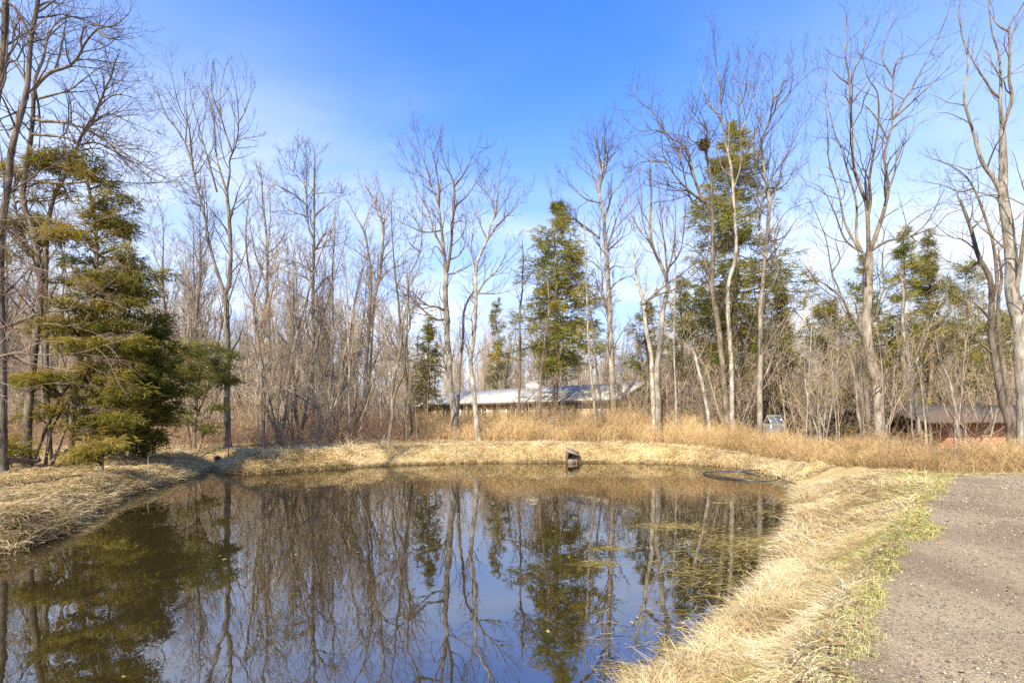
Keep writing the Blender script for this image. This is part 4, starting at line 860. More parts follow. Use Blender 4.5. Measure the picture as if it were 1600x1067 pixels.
traced(118, 37.5, [(7, 2.5, [(842, 686), (843, 625), (846, 578), (852, 530), (855, 510), (858, 480), (856, 440)])], 'slanting dark stem in front of the roof at the left foot of the big pine', 'bark_dark', 'twig', 0.5, t0=0.6)
traced(119, 35, [(5, 2, [(932, 688), (929, 637), (924, 591), (919, 530), (918, 493), (916, 440), (915, 390), (913, 350)])], 'thin pale leaning stem between the big pine and the tall grey trunk', 'bark_pale', 'twig', 0.5, t0=0.55)
traced(120, 34, [(6, 2, [(944, 690), (940, 639), (934, 591), (927, 530), (922, 480), (915, 450)])], 'dark stem leaning left against the foot of the tall grey trunk', 'bark_dark', 'twig', 0.5, t0=0.55)
traced(121, 37, [(13, 5, [(959, 688), (958, 634), (956, 591), (953, 517), (951, 457), (950, 438), (947, 389), (943, 342), (940, 321), (936, 302)]), (6, 1.5, [(936, 302), (940, 272), (945, 240), (947, 225), (943, 205)]), (6, 2, [(944, 500), (942, 460), (941, 438), (938, 389), (936, 330)]),
    (4, 1.3, [(936, 302), (928, 279), (922, 262), (916, 253), (902, 238)]), (4, 1.3, [(937, 300), (936, 260), (933, 225), (924, 212)]), (5, 1.3, [(945, 342), (952, 320), (958, 302), (977, 277), (988, 258)]), (4, 1.2, [(941, 293), (947, 256), (961, 239), (970, 230), (978, 216)]),
    (5, 1.3, [(936, 376), (914, 354), (900, 345), (888, 338), (875, 327), (864, 314)]), (4, 1.2, [(937, 424), (923, 408), (904, 403)]), (4, 1.2, [(934, 322), (920, 313), (907, 305), (893, 290), (880, 275)]), (4, 1.2, [(949, 386), (961, 349), (972, 321), (980, 302), (990, 283)]),
    (4, 1.2, [(950, 396), (963, 380), (972, 372), (983, 366)]), (4, 1.2, [(951, 430), (960, 416), (975, 418), (992, 416)]), (4, 1.2, [(952, 455), (965, 440), (985, 432), (1000, 445)]), (4, 1.2, [(951, 480), (930, 462), (905, 440), (885, 425)])],
    'tallest straight grey trunk right of the big pine, its limbs fanning upward', 'bark_grey', 'twig_dark', 0.85, up=0.14)
traced(122, 33, [(11, 3, [(1024, 690), (1022, 640), (1019, 597), (1017, 555), (1008, 504), (1005, 473), (1000, 450), (996, 440), (992, 410), (990, 395)]), (4, 2, [(1005, 470), (1009, 455), (1010, 430)]), (3, 1, [(997, 445), (994, 425), (985, 405)])],
    'broken topped pale trunk with peeling bark at the left of the dense clump', 'bark_pale', 'twig', 0.6, t0=0.7)
traced(123, 32.5, [(13, 3, [(1028, 694), (1028, 636), (1026, 583), (1032, 535), (1036, 484), (1044, 450), (1040, 430), (1031, 410), (1020, 385), (1016, 350), (1018, 300), (1015, 262)]), (6, 1.5, [(1005, 476), (1020, 462), (1045, 442), (1070, 424), (1095, 404), (1102, 396)]), (5, 1.5, [(1012, 468), (1030, 460), (1056, 451), (1080, 432), (1100, 414)]),
    (5, 1.5, [(1044, 450), (1040, 400), (1035, 350), (1030, 300), (1028, 268)]), (4, 1.2, [(1034, 415), (1022, 390), (1005, 350), (1002, 305), (1000, 280)]), (4, 1.2, [(1042, 430), (1052, 390), (1056, 340), (1050, 290)]), (4, 1.2, [(1040, 425), (1062, 395), (1070, 350), (1072, 310)]), (4, 1.2, [(1018, 380), (1000, 360), (985, 330), (988, 295)])],
    'tan trunk with two long dead limbs crossing rightward, at the left of the dense clump', 'bark_grey', 'twig', 0.85, up=0.2)
traced(124, 32, [(4.5, 1.5, [(1057, 690), (1056, 619), (1053, 541), (1054, 470), (1055, 400), (1053, 350)])], 'thin straight pale pole between the tan trunk and the dense clump', 'bark_pale', 'twig', 0.5, t0=0.6)
traced(125, 31, [(13, 8, [(1140, 690), (1135, 640), (1131, 590), (1126, 541), (1118, 484), (1112, 445), (1114, 400), (1113, 340), (1112, 322)]), (7, 2, [(1112, 330), (1104, 318), (1094, 304), (1083, 271), (1078, 250), (1073, 232), (1060, 222), (1049, 217), (1034, 199), (1026, 184), (1019, 172), (998, 160), (993, 145), (990, 131)]),
    (7, 2.5, [(1113, 335), (1112, 292), (1107, 260), (1103, 235), (1105, 215), (1104, 203), (1095, 192), (1088, 180), (1082, 176), (1078, 165)]), (4, 1.3, [(1100, 222), (1085, 222), (1075, 212), (1074, 195), (1078, 178)]), (5, 1.5, [(1095, 325), (1079, 310), (1070, 280), (1064, 250), (1050, 228), (1040, 209)]),
    (6, 1.5, [(1100, 320), (1085, 305), (1070, 292), (1055, 275), (1043, 256), (1036, 240), (1034, 220), (1032, 188)]), (4, 1.2, [(1040, 208), (1020, 203), (1000, 205), (985, 195)]), (4, 1.2, [(1043, 256), (1020, 252), (1000, 255), (985, 268)]), (3, 1, [(1105, 208), (1115, 204), (1120, 212)]),
    (6, 2, [(1118, 484), (1109, 442), (1100, 405), (1080, 385), (1066, 380)]), (3, 1, [(1064, 250), (1062, 220), (1058, 190)])],
    'twisted dark tree in the dense clump, carrying the leafy nest on a bent limb', 'bark_dark', 'twig_dark', 0.85, up=0.06)
traced(126, 30.5, [(10, 4, [(1147, 700), (1144, 645), (1143, 569), (1137, 484), (1138, 442), (1150, 400), (1148, 340), (1143, 265), (1138, 240), (1133, 220)]), (5, 1.5, [(1133, 220), (1128, 181), (1124, 130), (1119, 98), (1115, 78)]), (4, 1.2, [(1128, 185), (1112, 168), (1105, 158), (1097, 130), (1092, 104)]),
    (5, 1.5, [(1146, 300), (1157, 260), (1157, 205), (1154, 160), (1155, 100)]), (4, 1.3, [(1157, 210), (1165, 188), (1175, 160), (1188, 132), (1199, 104)]), (4, 1.2, [(1155, 170), (1165, 145), (1168, 120), (1172, 90)]), (3, 1, [(1137, 235), (1140, 190), (1146, 140), (1148, 105)]), (4, 1.2, [(1144, 280), (1128, 262), (1122, 235), (1118, 215)]), (5, 1.5, [(1157, 255), (1180, 215), (1185, 180), (1190, 150)])],
    'tall pale forking trunk in the dense clump with steep whip like limbs', 'bark_pale', 'twig_dark', 0.7, up=0.22)
traced(127, 29.5, [(12, 5, [(1187, 706), (1187, 664), (1187, 597), (1189, 541), (1188, 484), (1192, 440), (1196, 400), (1202, 325), (1197, 285), (1192, 250)]), (5, 1.5, [(1192, 250), (1190, 220), (1200, 195), (1205, 175), (1208, 140), (1206, 107)]), (5, 1.5, [(1200, 200), (1208, 178), (1229, 151), (1245, 134), (1262, 118)]),
    (5, 1.5, [(1188, 335), (1192, 305), (1205, 280), (1229, 244), (1245, 210), (1260, 180)]), (5, 1.5, [(1186, 360), (1190, 316), (1210, 300), (1229, 286), (1243, 262), (1260, 236)]), (6, 2, [(1190, 500), (1194, 470), (1205, 451), (1216, 422), (1211, 395), (1212, 360), (1230, 330), (1258, 318)]),
    (5, 1.5, [(1188, 556), (1205, 530), (1216, 512), (1239, 484), (1262, 478)]), (4, 1.3, [(1149, 600), (1170, 582), (1188, 552)]), (5, 1.3, [(1202, 325), (1215, 290), (1222, 255), (1228, 230)]), (4, 1.2, [(1205, 175), (1212, 150), (1222, 130), (1236, 100)]), (4, 1.2, [(1198, 290), (1180, 250), (1178, 215), (1182, 180)]), (4, 1.3, [(1196, 380), (1222, 372), (1240, 350), (1256, 330)]), (3, 1, [(1239, 484), (1255, 500), (1268, 520)])],
    'right hand trunk of the dense clump, beside the small greenhouse, with arching limbs', 'bark_grey', 'twig_dark', 0.85, up=0.14)
traced(128, 31.5, [(9, 5, [(1112, 692), (1106, 645), (1098, 605), (1088, 563), (1082, 545)]), (3, 1, [(1088, 565), (1100, 545), (1105, 520)])], 'short leaning pale stub rising from the tan brush in front of the clump', 'bark_pale', 'twig', 0.6, t0=0.7)
# big oak-like tree right
traced(129, 22, [(21, 15, [(1380, 712), (1377, 685), (1372, 643), (1369, 591), (1361, 563), (1354, 514), (1355, 478), (1357, 431), (1358, 402), (1357, 395)]), (13, 8, [(1364, 712), (1361, 683), (1354, 624), (1350, 570), (1352, 545), (1345, 519), (1340, 490)]),
    (9, 3, [(1357, 395), (1357, 372), (1354, 319), (1345, 296), (1334, 262), (1331, 219), (1329, 158), (1328, 127), (1324, 105), (1321, 90), (1324, 65), (1323, 42)]), (4, 1.5, [(1329, 126), (1337, 105), (1345, 90), (1352, 65), (1355, 47)]), (4, 1.2, [(1332, 160), (1350, 136), (1367, 110)]), (4, 1.2, [(1328, 135), (1310, 120), (1296, 103)]),
    (11, 4, [(1358, 396), (1366, 375), (1374, 352), (1381, 330), (1388, 296), (1384, 269), (1382, 240), (1390, 210), (1394, 195), (1395, 150), (1395, 122)]), (4, 1.5, [(1395, 122), (1386, 108), (1379, 93), (1381, 65), (1389, 40), (1398, 10)]), (4, 1.5, [(1395, 122), (1402, 95), (1416, 89), (1430, 83), (1449, 64)]),
    (5, 1.5, [(1398, 182), (1412, 158), (1430, 129), (1445, 100), (1460, 71), (1479, 27), (1490, 6)]), (5, 1.5, [(1396, 192), (1425, 160), (1455, 132), (1479, 110), (1505, 88)]), (4, 1.3, [(1388, 300), (1398, 270), (1402, 240), (1418, 218), (1430, 200), (1452, 182), (1479, 160)]), (4, 1.3, [(1388, 214), (1372, 190), (1357, 170), (1346, 162), (1336, 157)]),
    (7, 2, [(1358, 340), (1360, 314), (1358, 285), (1362, 255), (1366, 235), (1373, 190), (1371, 146), (1362, 132), (1357, 124), (1350, 100)]), (7, 2, [(1360, 398), (1372, 385), (1386, 377), (1404, 373), (1422, 370), (1442, 362), (1462, 355), (1480, 335), (1500, 328)]),
    (6, 2, [(1348, 395), (1336, 379), (1326, 362), (1318, 341), (1309, 296), (1298, 262), (1294, 240), (1293, 200), (1290, 150), (1296, 97)]), (6, 2, [(1350, 390), (1338, 370), (1338, 319), (1323, 262), (1312, 225), (1303, 205), (1292, 155), (1280, 115)]), (5, 1.5, [(1345, 400), (1321, 375), (1303, 330), (1285, 296), (1260, 283)]),
    (6, 2, [(1346, 522), (1338, 505), (1330, 497), (1316, 465), (1308, 445), (1300, 427), (1291, 375), (1280, 345), (1270, 323)]), (4, 1.3, [(1300, 427), (1312, 405), (1306, 378), (1310, 350)]), (5, 3, [(1361, 520), (1368, 490), (1377, 462), (1381, 449), (1379, 400), (1384, 380)]), (4, 1.2, [(1318, 467), (1290, 445), (1270, 438), (1255, 455)]),
    (4, 1.3, [(1404, 373), (1420, 350), (1440, 335), (1470, 318), (1500, 300)]), (4, 1.2, [(1422, 370), (1445, 352), (1462, 325), (1475, 295)]), (4, 1.2, [(1362, 545), (1385, 535), (1410, 510), (1430, 495)]), (4, 1.2, [(1348, 640), (1330, 615), (1310, 600), (1285, 592)])],
    'big spreading grey tree with a double trunk in the brush near the drive end', 'bark_grey', 'twig_dark', 0.55, up=0.08, depth=0.3, mult=(1, 0.9, 0.8))
# right edge
traced(130, 18, [(30, 11, [(1604, 730), (1602, 660), (1598, 560), (1592, 500), (1581, 455), (1578, 377), (1572, 332), (1566, 299), (1567, 265), (1567, 220), (1566, 200)]), (8, 3, [(1566, 200), (1563, 157), (1564, 135), (1563, 108), (1560, 80), (1552, 58), (1546, 20), (1544, -30)]), (8, 3, [(1566, 202), (1572, 185), (1581, 153), (1577, 124), (1578, 79), (1576, 45), (1585, 27), (1600, 6), (1612, -30)]),
    (6, 2, [(1562, 158), (1552, 145), (1542, 130), (1529, 110), (1513, 81), (1503, 52), (1500, 25)]), (10, 3, [(1566, 303), (1552, 278), (1538, 260), (1528, 235), (1520, 205), (1508, 165), (1506, 146), (1513, 99), (1506, 67), (1498, 30)]), (5, 1.5, [(1576, 45), (1560, 40), (1548, 20), (1540, -10)]), (4, 1.5, [(1564, 130), (1576, 118), (1590, 108), (1606, 98)]),
    (10, 5, [(1584, 480), (1592, 430), (1598, 380), (1604, 320), (1612, 260), (1618, 160)]), (4, 1.5, [(1578, 350), (1590, 340), (1606, 322)]), (4, 1.2, [(1540, 262), (1515, 265), (1490, 258), (1460, 250)]), (4, 1.2, [(1569, 300), (1545, 305), (1510, 312), (1470, 318), (1440, 322)])],
    'massive pale smooth trunk cut by the right edge of the picture, forking high up', 'bark_pale', 'twig', 0.6, up=0.08, depth=0.3, rmin=0.0042, rootflare=1.2)
traced(131, 20.5, [(15, 5, [(1582, 715), (1579, 668), (1572, 645), (1565, 624), (1556, 570), (1549, 518), (1550, 460), (1545, 430), (1530, 405), (1524, 385), (1518, 359), (1508, 330), (1500, 312)]), (8, 2.5, [(1550, 470), (1558, 440), (1551, 377), (1536, 332), (1524, 299), (1509, 276), (1490, 262), (1465, 250)]),
    (5, 1.5, [(1527, 415), (1512, 420), (1497, 413), (1480, 408), (1464, 396)]), (4, 1.3, [(1530, 395), (1505, 375), (1485, 370), (1460, 350)]), (4, 1.3, [(1548, 510), (1530, 480), (1510, 470), (1490, 480)]), (4, 1.2, [(1554, 560), (1535, 540), (1520, 525), (1512, 500)]), (4, 1.2, [(1520, 360), (1535, 340), (1545, 310)]), (4, 1.3, [(1520, 300), (1500, 300), (1475, 290), (1445, 285)])],
    'rough dark trunk with scaly bark leaning left against the massive pale trunk', 'bark_dark', 'twig', 0.9, up=0.02, depth=0.3, mult=(1.3, 1, 1))
traced(132, 21.5, [(13, 4, [(1590, 712), (1584, 680), (1578, 640), (1572, 600), (1562, 530), (1560, 470), (1565, 440), (1560, 400)])], 'second dark trunk squeezed behind the massive pale one', 'bark_dark', 'twig', 0.6, t0=0.6)
traced(133, 29, [(9, 4, [(1437, 700), (1435, 669), (1429, 624), (1422, 577), (1415, 542), (1410, 495), (1412, 460), (1406, 430)])], 'pale blotchy trunk between the big double trunk and the brick house', 'bark_pale', 'twig', 0.7, t0=0.4)
traced(134, 21.5, [(7, 2.5, [(1350, 712), (1348, 683), (1340, 640), (1335, 589), (1328, 560), (1318, 540)])], 'thin grey stem at the left foot of the big double trunk', 'bark_grey', 'twig', 0.8, t0=0.5)
traced(135, 24, [(5, 2, [(1448, 706), (1447, 678), (1442, 630), (1438, 589), (1430, 560)])], 'thinner of the two pale poles in front of the brick house left end', 'bark_pale', 'twig', 0.7, t0=0.5)
traced(136, 25, [(7, 2, [(1456, 704), (1454, 675), (1449, 645), (1445, 619), (1440, 580), (1436, 540)])], 'thicker of the two pale poles in front of the brick house left end', 'bark_grey', 'twig', 0.7, t0=0.5)
traced(137, 20, [(6, 2, [(1503, 715), (1499, 685), (1492, 640), (1485, 600), (1477, 580), (1468, 560), (1462, 530)])], 'pale leaning sapling in front of the red brick wall', 'bark_pale', 'twig', 0.9, t0=0.4)
traced(138, 19.5, [(4, 1.5, [(1543, 715), (1548, 682), (1557, 645), (1563, 610)])], 'slim sapling leaning right, between the brick wall and the dark trunks', 'bark_grey', 'twig', 0.9, t0=0.4)
traced(139, 24, [(3, 1.2, [(1258, 700), (1262, 624), (1266, 550), (1270, 472), (1271, 440)])], 'very thin straight whip right of the small greenhouse', 'bark_pale', 'twig', 0.5, t0=0.5)

# ------------------------------------------------------------------ evergreens
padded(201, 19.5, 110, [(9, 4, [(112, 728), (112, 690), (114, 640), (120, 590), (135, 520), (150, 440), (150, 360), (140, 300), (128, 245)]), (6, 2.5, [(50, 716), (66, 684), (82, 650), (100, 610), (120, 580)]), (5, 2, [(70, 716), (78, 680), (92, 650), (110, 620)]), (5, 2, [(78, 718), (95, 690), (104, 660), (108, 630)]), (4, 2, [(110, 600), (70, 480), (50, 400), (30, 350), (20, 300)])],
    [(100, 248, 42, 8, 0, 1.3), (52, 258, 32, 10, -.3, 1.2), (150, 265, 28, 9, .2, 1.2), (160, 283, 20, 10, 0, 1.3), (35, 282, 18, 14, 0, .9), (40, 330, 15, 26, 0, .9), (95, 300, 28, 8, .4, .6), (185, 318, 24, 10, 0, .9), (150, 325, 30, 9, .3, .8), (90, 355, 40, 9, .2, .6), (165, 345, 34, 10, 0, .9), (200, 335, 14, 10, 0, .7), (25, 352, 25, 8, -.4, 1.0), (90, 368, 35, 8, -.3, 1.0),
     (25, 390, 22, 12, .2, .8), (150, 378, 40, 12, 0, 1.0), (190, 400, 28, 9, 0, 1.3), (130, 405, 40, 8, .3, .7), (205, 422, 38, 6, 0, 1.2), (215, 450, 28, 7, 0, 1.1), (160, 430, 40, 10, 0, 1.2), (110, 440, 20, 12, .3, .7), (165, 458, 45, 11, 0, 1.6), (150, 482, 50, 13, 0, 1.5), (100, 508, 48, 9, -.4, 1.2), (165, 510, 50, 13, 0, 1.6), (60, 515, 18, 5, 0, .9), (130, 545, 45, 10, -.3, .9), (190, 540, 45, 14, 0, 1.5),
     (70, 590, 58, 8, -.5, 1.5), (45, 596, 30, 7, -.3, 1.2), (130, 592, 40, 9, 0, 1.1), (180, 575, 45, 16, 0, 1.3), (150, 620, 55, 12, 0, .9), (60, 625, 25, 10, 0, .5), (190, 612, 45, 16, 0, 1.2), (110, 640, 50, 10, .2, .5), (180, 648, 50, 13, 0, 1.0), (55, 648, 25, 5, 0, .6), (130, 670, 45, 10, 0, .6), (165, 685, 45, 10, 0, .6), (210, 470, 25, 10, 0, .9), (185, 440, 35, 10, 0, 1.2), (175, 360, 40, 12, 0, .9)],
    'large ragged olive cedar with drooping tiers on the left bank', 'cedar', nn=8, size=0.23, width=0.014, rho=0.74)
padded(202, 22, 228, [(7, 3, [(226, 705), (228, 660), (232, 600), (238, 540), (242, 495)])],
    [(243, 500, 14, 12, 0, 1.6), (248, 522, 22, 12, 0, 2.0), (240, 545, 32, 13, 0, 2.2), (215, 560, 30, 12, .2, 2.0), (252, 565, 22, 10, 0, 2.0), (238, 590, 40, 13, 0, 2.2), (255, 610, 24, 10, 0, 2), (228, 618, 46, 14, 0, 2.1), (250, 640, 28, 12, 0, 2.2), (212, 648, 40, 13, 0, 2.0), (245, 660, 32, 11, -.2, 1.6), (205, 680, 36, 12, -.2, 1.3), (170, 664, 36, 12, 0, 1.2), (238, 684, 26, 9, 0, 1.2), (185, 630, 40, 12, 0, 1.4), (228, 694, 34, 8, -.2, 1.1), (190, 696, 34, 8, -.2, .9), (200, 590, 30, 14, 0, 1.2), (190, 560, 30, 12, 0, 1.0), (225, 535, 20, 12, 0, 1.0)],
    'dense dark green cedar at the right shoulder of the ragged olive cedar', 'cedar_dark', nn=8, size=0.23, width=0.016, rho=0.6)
padded(203, 17.5, 150, [(3, 1.5, [(160, 722), (162, 705), (165, 695)])], [(165, 702, 34, 9, 0, 1.0), (150, 712, 20, 6, -.2, .7), (125, 720, 16, 9, -.3, .7), (185, 695, 18, 7, 0, .7)], 'low olive evergreen shrub on the ground under the ragged cedar', 'cedar', name='evergreen_shrub', size=0.2, rho=0.9)
padded(204, 18, 10, [(3, 1.5, [(18, 722), (14, 705), (10, 690)])], [(8, 690, 22, 8, 0, 1.2), (22, 702, 18, 6, 0, .9), (36, 708, 12, 6, 0, .9)], 'small green evergreen shrub at the left edge beside the fallen log', 'cedar', name='evergreen_shrub', size=0.2, rho=0.9)
padded(205, 27, 305, [(5, 2, [(303, 692), (306, 650), (310, 600), (318, 560), (322, 535)]), (4, 1.5, [(303, 660), (320, 620), (340, 580)]), (3, 1, [(300, 694), (290, 640), (286, 590), (286, 545)]), (3, 1, [(308, 694), (328, 650), (345, 610)])],
    [(288, 536, 16, 7, 0, .9), (285, 552, 24, 8, 0, .6), (335, 545, 22, 8, 0, .8), (345, 558, 20, 8, 0, .9), (328, 572, 28, 9, 0, .8), (350, 580, 16, 9, 0, .9), (315, 592, 32, 9, 0, .6), (345, 598, 20, 7, 0, .7), (290, 582, 24, 9, 0, .5), (298, 612, 30, 8, 0, .5), (318, 636, 30, 8, 0, .4), (292, 652, 26, 8, 0, .4), (320, 668, 30, 8, 0, .3)],
    'young bright green pine between the dark cedar and the two stemmed tree', 'pine_green', name='pine_tree', size=0.26, width=0.013, rho=1.0)
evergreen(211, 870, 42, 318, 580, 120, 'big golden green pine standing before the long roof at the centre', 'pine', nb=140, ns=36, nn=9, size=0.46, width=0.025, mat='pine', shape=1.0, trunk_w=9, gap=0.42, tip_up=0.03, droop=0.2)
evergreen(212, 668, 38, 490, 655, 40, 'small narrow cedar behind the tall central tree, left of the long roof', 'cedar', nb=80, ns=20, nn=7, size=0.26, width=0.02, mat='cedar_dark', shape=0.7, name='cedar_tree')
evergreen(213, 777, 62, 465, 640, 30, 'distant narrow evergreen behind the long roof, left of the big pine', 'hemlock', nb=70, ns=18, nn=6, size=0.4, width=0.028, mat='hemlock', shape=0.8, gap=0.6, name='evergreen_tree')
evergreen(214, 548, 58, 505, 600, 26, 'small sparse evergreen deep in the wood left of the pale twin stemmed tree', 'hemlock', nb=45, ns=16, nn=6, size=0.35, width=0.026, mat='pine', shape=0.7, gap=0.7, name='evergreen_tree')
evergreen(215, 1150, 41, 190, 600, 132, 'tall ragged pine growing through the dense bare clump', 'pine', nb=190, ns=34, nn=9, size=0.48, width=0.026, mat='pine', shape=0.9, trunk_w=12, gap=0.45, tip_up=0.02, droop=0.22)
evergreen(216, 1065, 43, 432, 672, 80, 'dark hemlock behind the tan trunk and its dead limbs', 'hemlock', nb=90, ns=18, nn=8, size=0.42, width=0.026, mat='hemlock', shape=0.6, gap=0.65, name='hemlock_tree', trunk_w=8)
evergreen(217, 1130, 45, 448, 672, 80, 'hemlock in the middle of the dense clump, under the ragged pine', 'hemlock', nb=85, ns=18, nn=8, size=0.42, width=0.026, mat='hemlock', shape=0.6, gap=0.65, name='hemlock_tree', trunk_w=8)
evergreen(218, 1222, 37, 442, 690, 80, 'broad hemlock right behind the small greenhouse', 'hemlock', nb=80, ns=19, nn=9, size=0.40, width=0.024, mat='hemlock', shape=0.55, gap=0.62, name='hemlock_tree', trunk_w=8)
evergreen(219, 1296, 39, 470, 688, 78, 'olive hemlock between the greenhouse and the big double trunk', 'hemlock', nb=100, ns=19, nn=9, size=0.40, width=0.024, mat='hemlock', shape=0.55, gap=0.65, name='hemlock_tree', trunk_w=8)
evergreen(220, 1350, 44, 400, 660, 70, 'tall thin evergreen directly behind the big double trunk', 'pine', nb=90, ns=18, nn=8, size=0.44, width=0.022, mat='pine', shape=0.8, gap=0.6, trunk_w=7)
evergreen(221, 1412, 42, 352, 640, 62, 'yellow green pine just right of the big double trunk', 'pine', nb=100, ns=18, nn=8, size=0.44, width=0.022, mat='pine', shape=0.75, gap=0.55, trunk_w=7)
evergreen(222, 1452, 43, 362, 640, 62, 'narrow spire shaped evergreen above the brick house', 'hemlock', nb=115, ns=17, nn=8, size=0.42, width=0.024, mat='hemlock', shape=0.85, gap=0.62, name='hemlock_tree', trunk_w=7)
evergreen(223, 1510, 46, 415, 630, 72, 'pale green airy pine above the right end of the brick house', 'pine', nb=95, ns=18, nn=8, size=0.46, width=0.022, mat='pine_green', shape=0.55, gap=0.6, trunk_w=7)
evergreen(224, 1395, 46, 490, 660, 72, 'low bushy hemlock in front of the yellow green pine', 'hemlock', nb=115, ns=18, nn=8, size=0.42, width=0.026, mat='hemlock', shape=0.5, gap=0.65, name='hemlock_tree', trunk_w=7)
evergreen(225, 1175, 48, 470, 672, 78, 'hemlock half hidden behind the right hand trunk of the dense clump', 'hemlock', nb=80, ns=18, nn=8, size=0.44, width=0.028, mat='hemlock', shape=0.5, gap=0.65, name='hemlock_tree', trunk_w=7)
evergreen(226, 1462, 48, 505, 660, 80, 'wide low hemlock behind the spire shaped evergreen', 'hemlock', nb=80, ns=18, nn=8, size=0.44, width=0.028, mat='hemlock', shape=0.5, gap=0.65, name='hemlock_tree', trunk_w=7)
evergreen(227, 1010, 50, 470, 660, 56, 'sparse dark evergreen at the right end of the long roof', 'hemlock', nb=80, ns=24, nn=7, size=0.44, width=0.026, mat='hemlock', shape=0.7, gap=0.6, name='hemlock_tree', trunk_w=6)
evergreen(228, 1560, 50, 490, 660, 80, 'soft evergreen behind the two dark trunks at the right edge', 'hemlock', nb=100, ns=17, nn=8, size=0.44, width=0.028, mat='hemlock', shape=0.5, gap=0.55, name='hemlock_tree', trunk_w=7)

# ------------------------------------------------------------------ the wood behind: free-grown trees, each its own object
rw = np.random.default_rng(77)
VAR = []
for i, (Ht, r0, ns, bk, tw, up_, an) in enumerate([(19, 0.17, 1, 'bark_grey', 'twig_pale', 0.12, (0.35, 0.75)), (21, 0.20, 1, 'bark_dark', 'twig', 0.14, (0.3, 0.7)), (17, 0.13, 2, 'bark_pale', 'twig_pale', 0.16, (0.3, 0.6)), (20, 0.16, 2, 'bark_grey', 'twig', 0.10, (0.4, 0.9)),
        (15, 0.10, 1, 'bark_pale', 'twig_pale', 0.16, (0.3, 0.6)), (18, 0.15, 1, 'bark_dark', 'twig', 0.08, (0.5, 1.0)), (13, 0.08, 1, 'bark_grey', 'twig_pale', 0.15, (0.35, 0.7)), (20, 0.18, 3, 'bark_grey', 'twig', 0.16, (0.3, 0.65))]):
    VAR.append(grown(900 + i, Ht, r0, ns, (13, 15, 14, 14, 11, 16, 10, 15)[i], bk, tw, 0.0125, an, up_, dens=0.85, t0=0.25))
KIND = ['grey barked', 'dark barked', 'pale double stemmed', 'grey double stemmed', 'slender pale', 'dark wide branching', 'short thin grey', 'grey triple stemmed']
def wood(n, xr, yr, where, group, ok, smin=0.8, smax=1.1, kinds=range(8)):
    pts_ = []; tries = 0
    while len(pts_) < n and tries < 20000:
        tries += 1
        y = math.sqrt(rw.uniform(yr[0] ** 2, yr[1] ** 2)); x = y * rw.uniform(*xr)
        if not ok(x, y): continue
        if any((x - a) ** 2 + (y - b_) ** 2 < 1.7 for a, b_ in pts_): continue
        pts_.append((x, y)); k = int(rw.choice(list(kinds))); z = float(height(np.array([x]), np.array([y]))[0])
        plant('bare_tree', VAR[k], (x, y, z), rw.uniform(0, 2 * pi), rw.uniform(smin, smax), '%s bare tree in the %s' % (KIND[k], where), '%s bare trees in the %s' % (KIND[k], where))
nohouse = lambda x, y: not (-17 < x < 13 and 34 < y < 66 and (y > 38 - 0.2 * x - 10)) 
house_zone = lambda x, y: (-15.5 < x < 11 and abs((y - 49) + (x + 2) * 0.9) < 9)
wood(132, (-1.1, -0.18), (31, 72), 'wood left of the pond', 'w', lambda x, y: not house_zone(x, y) and sdf(np.array([x]), np.array([y]))[0] > 5, 0.62, 0.98)
wood(60, (-0.22, 0.26), (56, 85), 'wood behind the long roofed house', 'w', lambda x, y: not house_zone(x, y) and y + 0.9 * x > 58, 0.62, 0.92, kinds=(0, 2, 3, 4, 5, 6, 6, 4))
wood(72, (0.24, 1.1), (38, 75), 'wood on the right beyond the brush', 'w', lambda x, y: not (14 < x < 38 and 24 < y < 46), 0.5, 0.8)
UND = [grown(930 + i, (7.5, 6.0, 9.0)[i], 0.055, (4, 5, 3)[i], (20, 22, 20)[i], ('bark_grey', 'bark_dark', 'bark_pale')[i], ('twig', 'twig_pale', 'twig_pale')[i], 0.0085, (0.4, 0.9), 0.08, lean=0.14, dens=1.15, t0=0.12, ll=0.38) for i in range(3)]
def understory(n, xr, yr, where, ok):
    c_ = 0
    while c_ < n:
        y = rw.uniform(*yr); x = y * rw.uniform(*xr)
        if not ok(x, y): continue
        i = c_ % 3; c_ += 1; k_ = ('tall grey', 'dark spreading', 'pale upright')[i]
        plant('understory_tree', UND[i], (x, y, float(height(np.array([x]), np.array([y]))[0])), rw.uniform(0, 6.28), rw.uniform(0.7, 1.15), k_ + ' many stemmed bush tree ' + where, k_ + ' many stemmed bush trees ' + where, 'bush tree')
understory(62, (0.26, 1.05), (29, 44), 'in the tangle on the right', lambda x, y: not (x > 26 and 29 < y < 42) and not (14 < x < 17.5 and y < 33) and sdf(np.array([x]), np.array([y]))[0] > 5.5)
understory(34, (-1.0, -0.16), (29, 48), 'in the thicket left of the pond', lambda x, y: not house_zone(x, y) and x < -6)
understory(14, (-0.2, 0.3), (56, 70), 'beyond the long roofed house', lambda x, y: not house_zone(x, y) and y + 0.9 * x > 58)
understory(7, (0.16, 0.27), (35, 39), 'at the right end of the long roof', lambda x, y: True)
understory(2, (0.84, 1.02), (21, 27), 'in front of the brick house', lambda x, y: True)
